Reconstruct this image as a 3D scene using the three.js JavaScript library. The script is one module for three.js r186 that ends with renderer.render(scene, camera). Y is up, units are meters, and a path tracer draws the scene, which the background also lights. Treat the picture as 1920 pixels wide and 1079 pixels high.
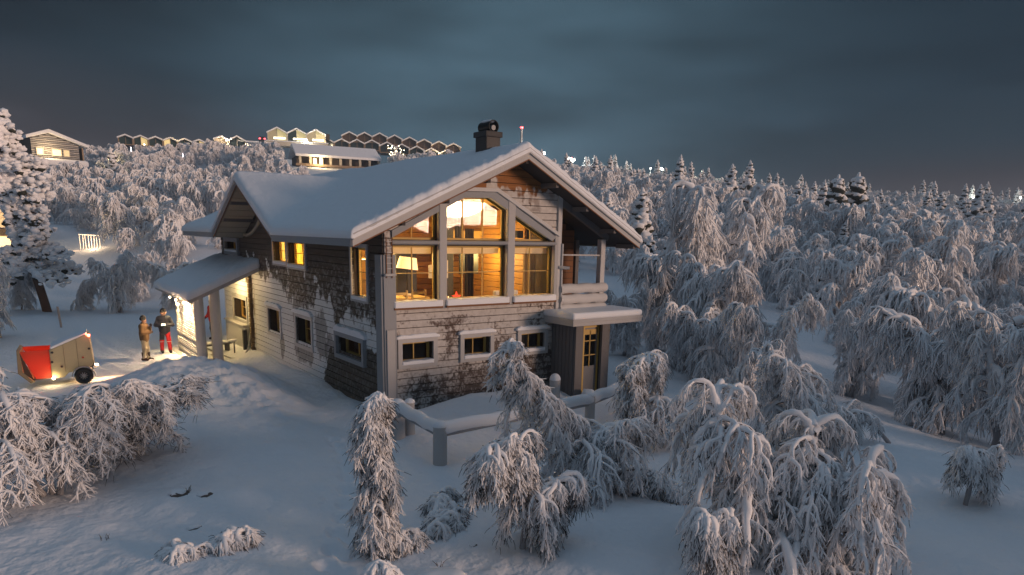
import * as THREE from 'three';
import { mergeGeometries } from 'three/addons/utils/BufferGeometryUtils.js';
import { RoundedBoxGeometry } from 'three/addons/geometries/RoundedBoxGeometry.js';
import { MarchingCubes } from 'three/addons/objects/MarchingCubes.js';

// ---------------------------------------------------------------- camera, sky, sun, exposure
const scene = new THREE.Scene();
const renderer = new THREE.WebGLRenderer({ antialias: true });
renderer.toneMapping = THREE.LinearToneMapping;
renderer.toneMappingExposure = 1;
renderer.shadowMap.enabled = true;
const CAM = new THREE.Vector3(-8.2125, 5.0, 17.0), D2R = Math.PI / 180;
const camera = new THREE.PerspectiveCamera(57.72, 1920 / 1440, 0.1, 3000);
camera.rotation.order = 'YXZ';
camera.rotation.set(-12.22 * D2R, -36.25 * D2R, 1.156 * D2R);
camera.position.copy(CAM);
camera.setViewOffset(1920, 1440, 0, 0, 1920, 1079);
camera.updateProjectionMatrix();
scene.add(camera);

// ---- seeded randomness and noise
const rngOf = (a) => () => { a |= 0; a = a + 0x6D2B79F5 | 0; let t = Math.imul(a ^ a >>> 15, 1 | a); t = t + Math.imul(t ^ t >>> 7, 61 | t) ^ t; return ((t ^ t >>> 14) >>> 0) / 4294967296; };
const hash = (x, y, z) => { let h = Math.imul(x, 374761393) ^ Math.imul(y, 668265263) ^ Math.imul(z, 2147483647 - 99991); h = Math.imul(h ^ h >>> 13, 1274126177); return ((h ^ h >>> 16) >>> 0) / 4294967296; };
const sm = (t) => t * t * (3 - 2 * t);
const noise = (x, y, z = 0) => {
  const X = Math.floor(x), Y = Math.floor(y), Z = Math.floor(z), u = sm(x - X), v = sm(y - Y), w = sm(z - Z);
  const l = (a, b, t) => a + (b - a) * t;
  return l(l(l(hash(X, Y, Z), hash(X + 1, Y, Z), u), l(hash(X, Y + 1, Z), hash(X + 1, Y + 1, Z), u), v),
    w ? l(l(hash(X, Y, Z + 1), hash(X + 1, Y, Z + 1), u), l(hash(X, Y + 1, Z + 1), hash(X + 1, Y + 1, Z + 1), u), v) : 0, w);
};
const fbm = (x, y, z = 0, o = 4) => { let s = 0, a = 0.5, t = 0; for (let i = 0; i < o; i++) { s += a * noise(x, y, z); t += a; a *= 0.5; x = x * 2.03 + 17.3; y = y * 2.03 + 5.7; z *= 2.03; } return s / t; };
const ss = (a, b, x) => { const t = Math.min(1, Math.max(0, (x - a) / (b - a))); return t * t * (3 - 2 * t); };
const mix = (a, b, t) => a + (b - a) * t, mix3 = (a, b, t) => [mix(a[0], b[0], t), mix(a[1], b[1], t), mix(a[2], b[2], t)];
const lerpTab = (tab, x) => { if (x <= tab[0][0]) return tab[0][1]; for (let i = 1; i < tab.length; i++) if (x <= tab[i][0]) return mix(tab[i - 1][1], tab[i][1], ss(0, 1, (x - tab[i - 1][0]) / (tab[i][0] - tab[i - 1][0]))); return tab[tab.length - 1][1]; };

// ---- dusk sky: a bank of slate cloud low down, the paler overcast above it
{
  const W = 1024, H = 512, d = new Float32Array(W * H * 4);
  for (let j = 0; j < H; j++) for (let i = 0; i < W; i++) {
    const lat = ((j + 0.5) / H - 0.5) * Math.PI, lon = ((i + 0.5) / W - 0.5) * 2 * Math.PI;
    const x = Math.cos(lat) * Math.cos(lon), y = Math.sin(lat), z = Math.cos(lat) * Math.sin(lon);
    const el = lat / D2R;
    const az = Math.atan2(x, -z) / D2R, dA = Math.abs(az - 34) > 180 ? 360 - Math.abs(az - 34) : Math.abs(az - 34);
    // a paler lane in the cloud bank over the fell, thicker cloud to both sides
    const lane = Math.exp(-((dA / 19) ** 2)), side = ss(60, 110, dA), thick = [0.012, 0.025, 0.039], pale = [0.070, 0.130, 0.176], even = [0.050, 0.080, 0.106], top = [0.180, 0.252, 0.342];
    let c = mix3(mix3(thick, pale, lane), even, side);
    c = mix3(az < 34 ? [0.098, 0.086, 0.098] : [0.052, 0.052, 0.058], c, ss(az < 34 ? 2 : 0, az < 34 ? 13 : 7, el + 7 * lane)); c = mix3(c, top, ss(22, 62, el));
    const n = fbm(x * 2.2 + 40, y * 11, z * 2.2 + 9, 5), n2 = fbm(x * 7 + 3, y * 34, z * 7 + 80, 4);
    const cl = 1 + (1 - ss(20, 50, el)) * ((n - 0.5) * 1.5 + (n2 - 0.5) * 0.6) + ss(20, 50, el) * (n - 0.5) * 0.5;
    const pink = (fbm(x * 1.6 + 7, 0.3, z * 1.6, 3) - 0.45) * (1 - ss(1, 8, el)) * 0.9 + 0.55 * ss(50, 70, az) * ss(110, 80, az) * (1 - ss(3, 7, el));
    c = mix3(c, [0.085, 0.062, 0.066], Math.max(0, Math.min(0.5, pink + 0.12 * (1 - ss(1, 6, el)))));
    const k = (j * W + i) * 4;
    d[k] = c[0] * cl; d[k + 1] = c[1] * cl; d[k + 2] = c[2] * cl; d[k + 3] = 1;
  }
  const t = new THREE.DataTexture(d, W, H, THREE.RGBAFormat, THREE.FloatType);
  t.mapping = THREE.EquirectangularReflectionMapping; t.magFilter = THREE.LinearFilter; t.needsUpdate = true;
  scene.background = t; scene.environment = t; scene.environmentIntensity = 1;
}
const sun = new THREE.DirectionalLight(new THREE.Color(1, 0.67, 0.49), 2.8);
sun.position.set(42, 8.8, 68); sun.target.position.set(0, 0, 0);
sun.castShadow = true; sun.shadow.radius = 26;
Object.assign(sun.shadow.camera, { left: -60, right: 60, top: 60, bottom: -60, near: 1, far: 300 });
scene.add(sun, sun.target);

// ---------------------------------------------------------------- helpers
const seen = new Map();
const numbered = (n) => { const k = seen.get(n) || 0; seen.set(n, k + 1); return k ? `${n}_${String(k).padStart(3, '0')}` : n; };
function tag(o, label, category, group, kind) { if (label) o.userData.label = label; if (category) o.userData.category = category; if (group) o.userData.group = group; if (kind) o.userData.kind = kind; return o; }
function thing(name, label, category, pos = [0, 0, 0], turn = 0, group) { const o = new THREE.Group(); o.name = numbered(name); o.position.set(...pos); o.rotation.y = turn; scene.add(o); return tag(o, label, category, group); }
function part(parent, name, geo, m, label) { const o = new THREE.Mesh(Array.isArray(geo) ? merge(geo) : geo, m); o.name = parent === scene ? numbered(name) : name; o.castShadow = o.receiveShadow = true; if (label) o.userData.label = label; parent.add(o); return o; }
function merge(list) { return mergeGeometries(list.map((g) => { const h = g.index ? g.toNonIndexed() : g; for (const k of Object.keys(h.attributes)) if (!['position', 'normal', 'uv'].includes(k)) h.deleteAttribute(k); return h; })); }
const mat = (c, rough = 0.8, o = {}) => new THREE.MeshStandardMaterial({ color: new THREE.Color().setRGB(...c), roughness: rough, ...o });
const box = (w, h, d, x = 0, y = 0, z = 0, r = 0) => { const g = r ? new RoundedBoxGeometry(w, h, d, 2, r) : new THREE.BoxGeometry(w, h, d); g.translate(x, y, z); return g; };
const cyl = (r0, r1, h, x = 0, y = 0, z = 0, n = 16) => { const g = new THREE.CylinderGeometry(r1, r0, h, n); g.translate(x, y + h / 2, z); return g; };
const V = (x, y, z) => new THREE.Vector3(x, y, z);
function bar(a, b, r, n = 8, r2 = r) { const d = V().subVectors(b, a), g = new THREE.CylinderGeometry(r2, r, d.length(), n); g.translate(0, d.length() / 2, 0); g.applyQuaternion(new THREE.Quaternion().setFromUnitVectors(V(0, 1, 0), d.clone().normalize())); g.translate(a.x, a.y, a.z); return g; }
function beam(a, b, w, h) { const d = V().subVectors(b, a), L = d.length(), g = new THREE.BoxGeometry(w, h, L); const m = new THREE.Matrix4().lookAt(b, a, V(0, 1, 0)); g.applyMatrix4(m); g.translate((a.x + b.x) / 2, (a.y + b.y) / 2, (a.z + b.z) / 2); return g; }
const shapeOf = (pts) => { const s = new THREE.Shape(); pts.forEach(([x, y], i) => i ? s.lineTo(x, y) : s.moveTo(x, y)); s.closePath(); return s; };
const extr = (pts, depth, holes = [], bevel = 0) => { const s = shapeOf(pts); for (const h of holes) s.holes.push(shapeOf(h)); return new THREE.ExtrudeGeometry(s, { depth, bevelEnabled: bevel > 0, bevelSize: bevel, bevelThickness: bevel, bevelSegments: 1, steps: 1 }); };
// noise-displaced lump; squash flattens it
function lump(r, seed, sx = 1, sy = 1, sz = 1, amp = 0.35, det = 2, fr = 1.7) {
  let g = new THREE.IcosahedronGeometry(1, det); g.deleteAttribute('uv'); g.deleteAttribute('normal');
  const p = g.attributes.position;
  for (let i = 0; i < p.count; i++) { const x = p.getX(i), y = p.getY(i), z = p.getZ(i), k = r * (1 + amp * 2 * (fbm(x * fr + seed * 7.1 + 20, y * fr + 20, z * fr + seed * 3.3 + 20, 3) - 0.5)); p.setXYZ(i, x * k * sx, y * k * sy, z * k * sz); }
  g.setAttribute('uv', new THREE.BufferAttribute(new Float32Array(p.count * 2), 2));
  g.computeVertexNormals(); smoothNormals(g); return g;
}
function smoothNormals(g) { const p = g.attributes.position, n = g.attributes.normal, m = new Map(); for (let i = 0; i < p.count; i++) { const k = `${Math.round(p.getX(i) * 1e4)},${Math.round(p.getY(i) * 1e4)},${Math.round(p.getZ(i) * 1e4)}`; let a = m.get(k); if (!a) m.set(k, a = [0, 0, 0, []]); a[0] += n.getX(i); a[1] += n.getY(i); a[2] += n.getZ(i); a[3].push(i); } for (const a of m.values()) { const l = Math.hypot(a[0], a[1], a[2]) || 1; for (const i of a[3]) n.setXYZ(i, a[0] / l, a[1] / l, a[2] / l); } }
function dataTex(W, H, fn, srgb = false, repeat = false) {
  const d = new Uint8Array(W * H * 4);
  for (let j = 0; j < H; j++) for (let i = 0; i < W; i++) { const c = fn((i + 0.5) / W, (j + 0.5) / H), k = (j * W + i) * 4; for (let q = 0; q < 3; q++) { let v = Array.isArray(c) ? c[q] : c; v = Math.max(0, Math.min(1, v)); if (srgb) v = v < 0.0031308 ? v * 12.92 : 1.055 * Math.pow(v, 1 / 2.4) - 0.055; d[k + q] = Math.round(v * 255); } d[k + 3] = 255; }
  const t = new THREE.DataTexture(d, W, H, THREE.RGBAFormat, THREE.UnsignedByteType); t.magFilter = THREE.LinearFilter; t.minFilter = THREE.LinearFilter; if (srgb) t.colorSpace = THREE.SRGBColorSpace; if (repeat) t.wrapS = t.wrapT = THREE.RepeatWrapping; t.needsUpdate = true; return t;
}
const tileNoise = (u, v, n, o, seed) => { // tiling fbm by blending
  const f = (a, b) => fbm(a * n + seed, b * n + seed * 1.7, 0, o); const w = (t) => t; return mix(mix(f(u, v), f(u - 1, v), w(u)), mix(f(u, v - 1), f(u - 1, v - 1), w(u)), w(v));
};

// ---- materials
const snowBump = dataTex(256, 256, (u, v) => tileNoise(u, v, 24, 5, 11), false, true);
const frostBump = dataTex(256, 256, (u, v) => tileNoise(u, v, 60, 4, 31), false, true);
const M = {
  snow: mat([0.80, 0.82, 0.86], 0.85, { bumpMap: snowBump, bumpScale: 0.05 }),
  roofSnow: mat([0.80, 0.82, 0.86], 0.85, { bumpMap: snowBump, bumpScale: 0.03 }),
  pureSnow: mat([0.80, 0.82, 0.86], 0.85),
  frost: mat([0.91, 0.91, 0.93], 0.9),
  dark: mat([0.035, 0.028, 0.024], 0.9),
  bark: mat([0.11, 0.09, 0.08], 0.9),
  barkFrost: mat([0.34, 0.33, 0.34], 0.9),
  pineBark: mat([0.16, 0.085, 0.055], 0.9),
  needle: mat([0.040, 0.042, 0.030], 0.9),
  trim: mat([0.46, 0.45, 0.45], 0.8, { bumpMap: frostBump, bumpScale: 0.01 }),
  trimGrey: mat([0.30, 0.31, 0.33], 0.8, { bumpMap: frostBump, bumpScale: 0.01 }),
  trimDark: mat([0.16, 0.15, 0.15], 0.85, { bumpMap: frostBump, bumpScale: 0.01 }),
  rimed: mat([0.58, 0.57, 0.57], 0.85, { bumpMap: frostBump, bumpScale: 0.015 }),
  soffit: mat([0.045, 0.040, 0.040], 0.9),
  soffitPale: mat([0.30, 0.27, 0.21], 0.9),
  redBrown: mat([0.20, 0.085, 0.035], 0.8),
  core: mat([0.05, 0.035, 0.025], 0.9),
  ochre: mat([0.50, 0.32, 0.075], 0.55),
  glass: new THREE.MeshPhysicalMaterial({ color: 0xffffff, roughness: 0.02, transmission: 1, thickness: 0, ior: 1.45 }),
  wood: mat([0.33, 0.17, 0.040], 0.6),
  woodDark: mat([0.17, 0.078, 0.018], 0.6),
  woodPale: mat([0.56, 0.38, 0.13], 0.55),
  cloth: mat([0.75, 0.70, 0.62], 0.9),
  black: mat([0.02, 0.02, 0.022], 0.6),
  charcoal: mat([0.055, 0.055, 0.06], 0.7),
  chimney: mat([0.045, 0.042, 0.042], 0.6, { bumpMap: frostBump, bumpScale: 0.01 }),
  steel: mat([0.5, 0.5, 0.5], 0.35, { metalness: 0.9 }),
};
const glow = (c, k, base = [0.8, 0.8, 0.8]) => new THREE.MeshStandardMaterial({ color: new THREE.Color().setRGB(...base), emissive: new THREE.Color().setRGB(...c), emissiveIntensity: k, roughness: 0.6 });
function lamp(x, y, z, color, power, size = 2) { const l = new THREE.PointLight(new THREE.Color().setRGB(...color), power, 0, 2); l.position.set(x, y, z); l.castShadow = true; l.shadow.radius = size; scene.add(l); return l; }

// place by compass bearing (degrees right of -z as seen from the drone's spot), distance in metres and rise per metre
const at = (az, dist, rise) => V(CAM.x + dist * Math.sin(az * D2R), CAM.y + dist * rise, CAM.z - dist * Math.cos(az * D2R));

// ---------------------------------------------------------------- ground
const RIDGE = [[-40, 0.04], [0, 0.052], [3.8, 0.066], [7.6, 0.076], [13, 0.082], [17.4, 0.088], [21, 0.090], [25, 0.086], [31.7, 0.086], [37.6, 0.082], [41.8, 0.076], [48, 0.066], [54, 0.056], [59.5, 0.047], [64.6, 0.041], [71.4, 0.036], [90, 0.03], [150, 0.01]];
const NEAR = [[-40, 60], [2, 58], [14, 48], [20, 40], [45, 34], [60, 30], [110, 40]];
const DIST = [[-40, 220], [0, 190], [8, 215], [35, 235], [50, 260], [75, 290], [120, 300]];
const bump = (x, z, cx, cz, rx, rz = rx, h = 1, rot = 0) => { const c = Math.cos(rot), s = Math.sin(rot), dx = x - cx, dz = z - cz, u = (dx * c + dz * s) / rx, v = (-dx * s + dz * c) / rz, q = u * u + v * v; return q > 9 ? 0 : h * Math.exp(-q); };
const STEPS = []; for (let i = 0; i < 30; i++) { const t = i / 30; STEPS.push([-1.9 - 3.4 * t + (i % 2 ? 0.14 : -0.14) + 0.3 * Math.sin(t * 5), 1.2 + 8.6 * t]); } for (let i = 0; i < 12; i++) STEPS.push([2.0 + 0.42 * i, 5.2 + 0.3 * Math.sin(i) + (i % 2) * 0.25 + i * 0.12]);
function groundY(x, z) {
  const dx = x - CAM.x, dz = z - CAM.z, r = Math.hypot(dx, dz), az = Math.atan2(dx, -dz) / D2R;
  let y = 0;
  y -= 2.4 * ss(3, 22, x - 0.15 * z - 2) * ss(-6, 10, z) * ss(90, 34, r);   // the garden slope falling away to the right
  if (az > -60 && az < 150) {
    const r0 = lerpTab(NEAR, az), R = lerpTab(DIST, az), top = CAM.y + R * lerpTab(RIDGE, az);
    if (r > r0) { const s = (r - r0) / (R - r0); y += s < 1 ? top * (0.25 * s * s * (3 - 2 * s) + 0.75 * s) : top - (r - R) * 0.045; y += Math.min(1, s * 6) * (1 - ss(0.75, 1, s)) * (fbm(x * 0.03 + 50, z * 0.03 + 50, 0, 3) - 0.5) * 5; }
  }
  // ploughed yard, the bank beside it, drifts and hollows
  const yard = ss(3.6, 1.8, Math.abs(x + 3.3)) * ss(-9.5, -11.5, z) * ss(-40, -30, z);
  y -= 0.15 * yard;
  const lumps = fbm(x * 0.9 + 31, z * 0.9 + 7, 0, 4);
  y += bump(x, z, -4.05, -5.6, 2.3, 2.0, 0.78) * (0.85 + 0.5 * lumps) + bump(x, z, -2.6, -3.6, 1.3, 2.2, 0.35) + bump(x, z, -5.6, -2.2, 2.2, 3.0, 0.25);
  y += bump(x, z, 2.6, 0.85, 1.9, 0.55, 0.55) + bump(x, z, 4.6, 0.6, 0.8, 0.4, 0.35);
  y += bump(x, z, -0.35, -6, 0.5, 7, 0.16) + bump(x, z, -5.9, 3.6, 0.6, 0.5, 0.16) + bump(x, z, -5.0, 3.9, 0.5, 0.4, 0.12);
  y -= bump(x, z, -2.0, 2.6, 1.1, 4.5, 0.14, 0.35);
  if (r < 60) y += (fbm(x * 0.35 + 3, z * 0.35 + 9, 0, 4) - 0.5) * 0.32 * (1 - 0.7 * yard) + (fbm(x * 1.6 + 13, z * 1.6 + 29, 0, 4) - 0.5) * 0.11 * (1 - 0.5 * yard);
  if (r > 20 && r < 46) for (const w of [-0.75, 0.75]) { const cx = -4.6 + w + 0.22 * (z + 12) + 0.012 * (z + 12) * (z + 12), q = ((x - cx) / 0.16) ** 2; if (q < 8 && z < -8.5 && z > -30) y -= 0.07 * Math.exp(-q) - 0.035 * Math.exp(-((Math.sqrt(q) - 1.8) ** 2) * 3); }
  if (yard > 0.2) y += 0.03 * Math.sin(x * 9 + z * 1.2 + 3 * fbm(x, z, 0, 2)) * yard * fbm(x * 0.8, z * 0.8, 0, 2);
  // crumbled snow thrown up on the ploughed bank, trodden line of steps down the yard
  const bank = bump(x, z, -3.6, -4.2, 2.3, 3.0, 1); if (bank > 0.05) y += bank * 0.22 * Math.pow(1 - Math.abs(2 * fbm(x * 2.2 + 60, z * 2.2 + 20, 0, 4) - 1), 3);
  if (r < 34 && z > -4) for (const [sx, sz] of STEPS) { const q = ((x - sx) / 0.13) ** 2 + ((z - sz) / 0.17) ** 2; if (q < 6) y -= 0.15 * Math.exp(-q) - 0.04 * Math.exp(-((Math.sqrt(q) - 1.6) ** 2) * 4); }
  return y;
}
{
  const azs = []; for (let a = -16; a <= 92; a += 0.26) azs.push(a); for (let a = 96; a < 344; a += 6) azs.push(a);
  const rs = [0.3, 2, 4, 5.5, 6.5]; for (let r = 7; r < 36; r += 0.1) rs.push(r); for (let r = 36; r < 560; r *= 1.022) rs.push(r);
  const n = azs.length, pos = new Float32Array(n * rs.length * 3), uv = new Float32Array(n * rs.length * 2), idx = [];
  for (let j = 0; j < rs.length; j++) for (let i = 0; i < n; i++) {
    const a = azs[i] * D2R, x = CAM.x + rs[j] * Math.sin(a), z = CAM.z - rs[j] * Math.cos(a), k = j * n + i;
    pos[k * 3] = x; pos[k * 3 + 1] = groundY(x, z); pos[k * 3 + 2] = z; uv[k * 2] = x / 3; uv[k * 2 + 1] = z / 3;
    if (j) { const i2 = (i + 1) % n, a0 = (j - 1) * n + i, b0 = (j - 1) * n + i2, a1 = j * n + i, b1 = j * n + i2; idx.push(a0, b0, a1, b0, b1, a1); }
  }
  const g = new THREE.BufferGeometry(); g.setAttribute('position', new THREE.BufferAttribute(pos, 3)); g.setAttribute('uv', new THREE.BufferAttribute(uv, 2)); g.setIndex(idx); g.computeVertexNormals();
  tag(part(scene, 'snowy_ground', g, M.snow), 'snow-covered ground rising to the fell behind the house', null, null, 'structure');
}
// ---------------------------------------------------------------- the house
// convex polygon tools in a wall's own (u, y)
const spanAt = (poly, y) => { let a = Infinity, b = -Infinity; for (let i = 0; i < poly.length; i++) { const [x0, y0] = poly[i], [x1, y1] = poly[(i + 1) % poly.length]; if ((y0 <= y && y1 >= y) || (y1 <= y && y0 >= y)) { const x = y0 === y1 ? x0 : x0 + (x1 - x0) * (y - y0) / (y1 - y0); a = Math.min(a, x); b = Math.max(b, x); if (y0 === y1) { a = Math.min(a, x1); b = Math.max(b, x1); } } } return a < b ? [a, b] : null; };
const clip = (poly, nx, ny, c) => { const out = []; for (let i = 0; i < poly.length; i++) { const p = poly[i], q = poly[(i + 1) % poly.length], dp = p[0] * nx + p[1] * ny - c, dq = q[0] * nx + q[1] * ny - c; if (dp <= 0) out.push(p); if (dp * dq < 0) { const t = dp / (dp - dq); out.push([p[0] + (q[0] - p[0]) * t, p[1] + (q[1] - p[1]) * t]); } } return out; };
const area = (p) => p.reduce((s, [x, y], i) => s + x * p[(i + 1) % p.length][1] - p[(i + 1) % p.length][0] * y, 0) / 2;
const offset = (poly, d) => { const s = area(poly) > 0 ? 1 : -1; return poly.map((p, i) => { const a = poly[(i + poly.length - 1) % poly.length], b = poly[(i + 1) % poly.length]; const n = (u, v) => { const l = Math.hypot(v[0] - u[0], v[1] - u[1]); return [s * (v[1] - u[1]) / l, -s * (v[0] - u[0]) / l]; }; const n0 = n(a, p), n1 = n(p, b), k = d / (1 + n0[0] * n1[0] + n0[1] * n1[1]); return [p[0] + (n0[0] + n1[0]) * k, p[1] + (n0[1] + n1[1]) * k]; }); };
const rect = (x0, y0, x1, y1) => [[x0, y0], [x1, y0], [x1, y1], [x0, y1]];
const ring = (outer, inner, depth, z) => { const g = extr(outer, depth, [[...inner].reverse()]); g.translate(0, 0, z); return g; };
const pane = (poly, z, m) => { const g = new THREE.ShapeGeometry(shapeOf(poly)); g.translate(0, 0, z); return g; };

M.blind = new THREE.MeshPhysicalMaterial({ color: new THREE.Color().setRGB(0.8, 0.72, 0.55), roughness: 1, transmission: 0.5, thickness: 0 });
const curtainMat = new THREE.MeshPhysicalMaterial({ color: new THREE.Color().setRGB(0.75, 0.50, 0.11), roughness: 1, transmission: 0.55, thickness: 0 });
const house = thing('timber_house', 'two-storey timber house with snowy gabled roof and tall lit gable window', 'house');

// a clapboard wall: dark core with openings, and boards of their own between the openings
function boardWall(name, outline, openings, place, surface, thick = 0.40, y0 = -0.6, pitch = 0.2, label) {
  const holes = openings.map((o) => [...o].reverse());
  const core = extr(outline, thick, holes); core.translate(0, 0, -thick);
  const w = part(house, name, core, M.core, label); place(w);
  const m = surface, yTop = Math.max(...outline.map((p) => p[1])), xs = outline.map((p) => p[0]), L0 = Math.min(...xs), L1 = Math.max(...xs), H0 = Math.min(...outline.map((p) => p[1]));
  const segs = (y) => { const lim = spanAt(outline, y); if (!lim) return []; let list = [lim]; for (const o of openings) { const s = spanAt(o, y); if (!s) continue; list = list.flatMap(([a, b]) => s[1] <= a || s[0] >= b ? [[a, b]] : [[a, s[0]], [s[1], b]].filter(([p, q]) => q - p > 0.01)); } return list; };
  let row = 0;
  for (let y = H0; y < yTop - 0.03; y += pitch, row++) {
    const t = Math.min(y + pitch - 0.012, yTop - 0.01);
    let A = segs(y + 0.004), B = segs(t - 0.004);
    if (A.length !== B.length) { A = B = segs((y + t) / 2); }
    A.forEach((a, i) => {
      const b = B[i], r = rngOf(row * 97 + i * 13 + name.length), dp = 0.030 + 0.010 * r(), sl = 0.012;
      const P = [[a[0], y, 0], [a[1], y, 0], [b[1], t, 0], [b[0], t, 0], [a[0], y + 0.012, dp + sl], [a[1], y + 0.012, dp + sl], [b[1], t, dp], [b[0], t, dp]];
      const F = [[4, 5, 6, 7], [0, 1, 5, 4], [3, 7, 6, 2], [0, 4, 7, 3], [1, 2, 6, 5]];
      const pos = [], uv = [];
      for (const f of F) for (const k of [0, 1, 2, 0, 2, 3]) { const p = P[f[k]]; pos.push(...p); uv.push((p[0] - L0) / (L1 - L0), (p[1] - H0) / (yTop - H0)); }
      const g = new THREE.BufferGeometry(); g.setAttribute('position', new THREE.Float32BufferAttribute(pos, 3)); g.setAttribute('uv', new THREE.Float32BufferAttribute(uv, 2)); g.computeVertexNormals();
      part(w, 'plank', g, m);
    });
  }
  return w;
}
const onFront = (o) => o;                                             // local x = world x, outwards +z
const onLeft = (o) => { o.rotation.y = -Math.PI / 2; return o; };     // local x = world z, outwards -x

// window: casing, sash, muntins, one pane per cell, sill with its snow
function makeWindow(place, poly, o = {}) {
  const { mx = [], my = [], casing = 0.13, proud = 0.075, depth = -0.32, sash = 0.07, casingMat = M.trim, snow = true, name = 'window', label, curtain, hood = 0, bare = false, sashMat = M.ochre } = o;
  const out = offset(poly, casing), w = part(house, name, bare ? ring(offset(poly, 0.012), offset(poly, -0.012), 0.22, -0.23) : ring(out, poly, proud + 0.02, -0.01), casingMat, label); place(w);
  const inner = offset(poly, -sash), x0 = Math.min(...poly.map((p) => p[0])), x1 = Math.max(...poly.map((p) => p[0])), y0 = Math.min(...poly.map((p) => p[1])), y1 = Math.max(...poly.map((p) => p[1]));
  part(w, 'sash', ring(offset(poly, -0.003), inner, 0.06, depth), sashMat);
  const X = [-1e3, ...mx, 1e3], Y = [-1e3, ...my, 1e3];
  for (const x of mx) { const c = clip(clip(inner, 1, 0, x + 0.014), -1, 0, -x + 0.014); if (c.length > 2) { const g = extr(c, 0.035); g.translate(0, 0, depth + 0.018); part(w, 'muntin', g, sashMat); } }
  for (const y of my) { const c = clip(clip(inner, 0, 1, y + 0.012), 0, -1, -y + 0.012); if (c.length > 2) { const g = extr(c, 0.03); g.translate(0, 0, depth + 0.021); part(w, 'muntin', g, sashMat); } }
  for (let i = 0; i < X.length - 1; i++) for (let j = 0; j < Y.length - 1; j++) { let c = clip(clip(clip(clip(inner, 1, 0, X[i + 1]), -1, 0, -X[i]), 0, 1, Y[j + 1]), 0, -1, -Y[j]); if (c.length > 2 && Math.abs(area(c)) > 0.005) part(w, 'pane', pane(c, depth + 0.012), M.glass); }
  if (snow) { const g = []; const r = rngOf(Math.round(x0 * 100) + 7); const W = x1 - x0, n = 9; const pts = [[x0 + 0.01, y0 - 0.02]]; for (let i = 0; i <= n; i++) pts.push([x0 + 0.01 + (W - 0.02) * i / n, y0 + 0.035 + 0.025 * r()]); pts.push([x1 - 0.01, y0 - 0.02]); const e = extr(pts.reverse(), -depth + proud - 0.06, [], 0.02); e.translate(0, 0, depth + 0.075); g.push(e); part(w, 'sill_snow', g, M.pureSnow); }
  if (hood) { const r = rngOf(Math.round(x0 * 50) + 3), a = x0 - casing - 0.04, b = x1 + casing + 0.04, n = 10, pts = [[a, y1 + casing]]; for (let i = 0; i <= n; i++) pts.push([a + (b - a) * i / n, y1 + casing + hood * (0.8 + 0.4 * r()) * (i === 0 || i === n ? 0.4 : 1)]); pts.push([b, y1 + casing]); const e = extr(pts.reverse(), 0.13, [], 0.02); e.translate(0, 0, 0.005); part(w, 'snow_cap', e, M.pureSnow); }
  if (curtain) { const g = new THREE.PlaneGeometry(x1 - x0, y1 - y0, 60, 1), p = g.attributes.position; for (let i = 0; i < p.count; i++) p.setZ(i, 0.03 * Math.sin(p.getX(i) * 26 + 1.5 * Math.sin(p.getX(i) * 9))); g.computeVertexNormals(); g.translate((x0 + x1) / 2, (y0 + y1) / 2, depth - 0.16); part(w, 'curtain', g, curtain); }
  return w;
}

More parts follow.
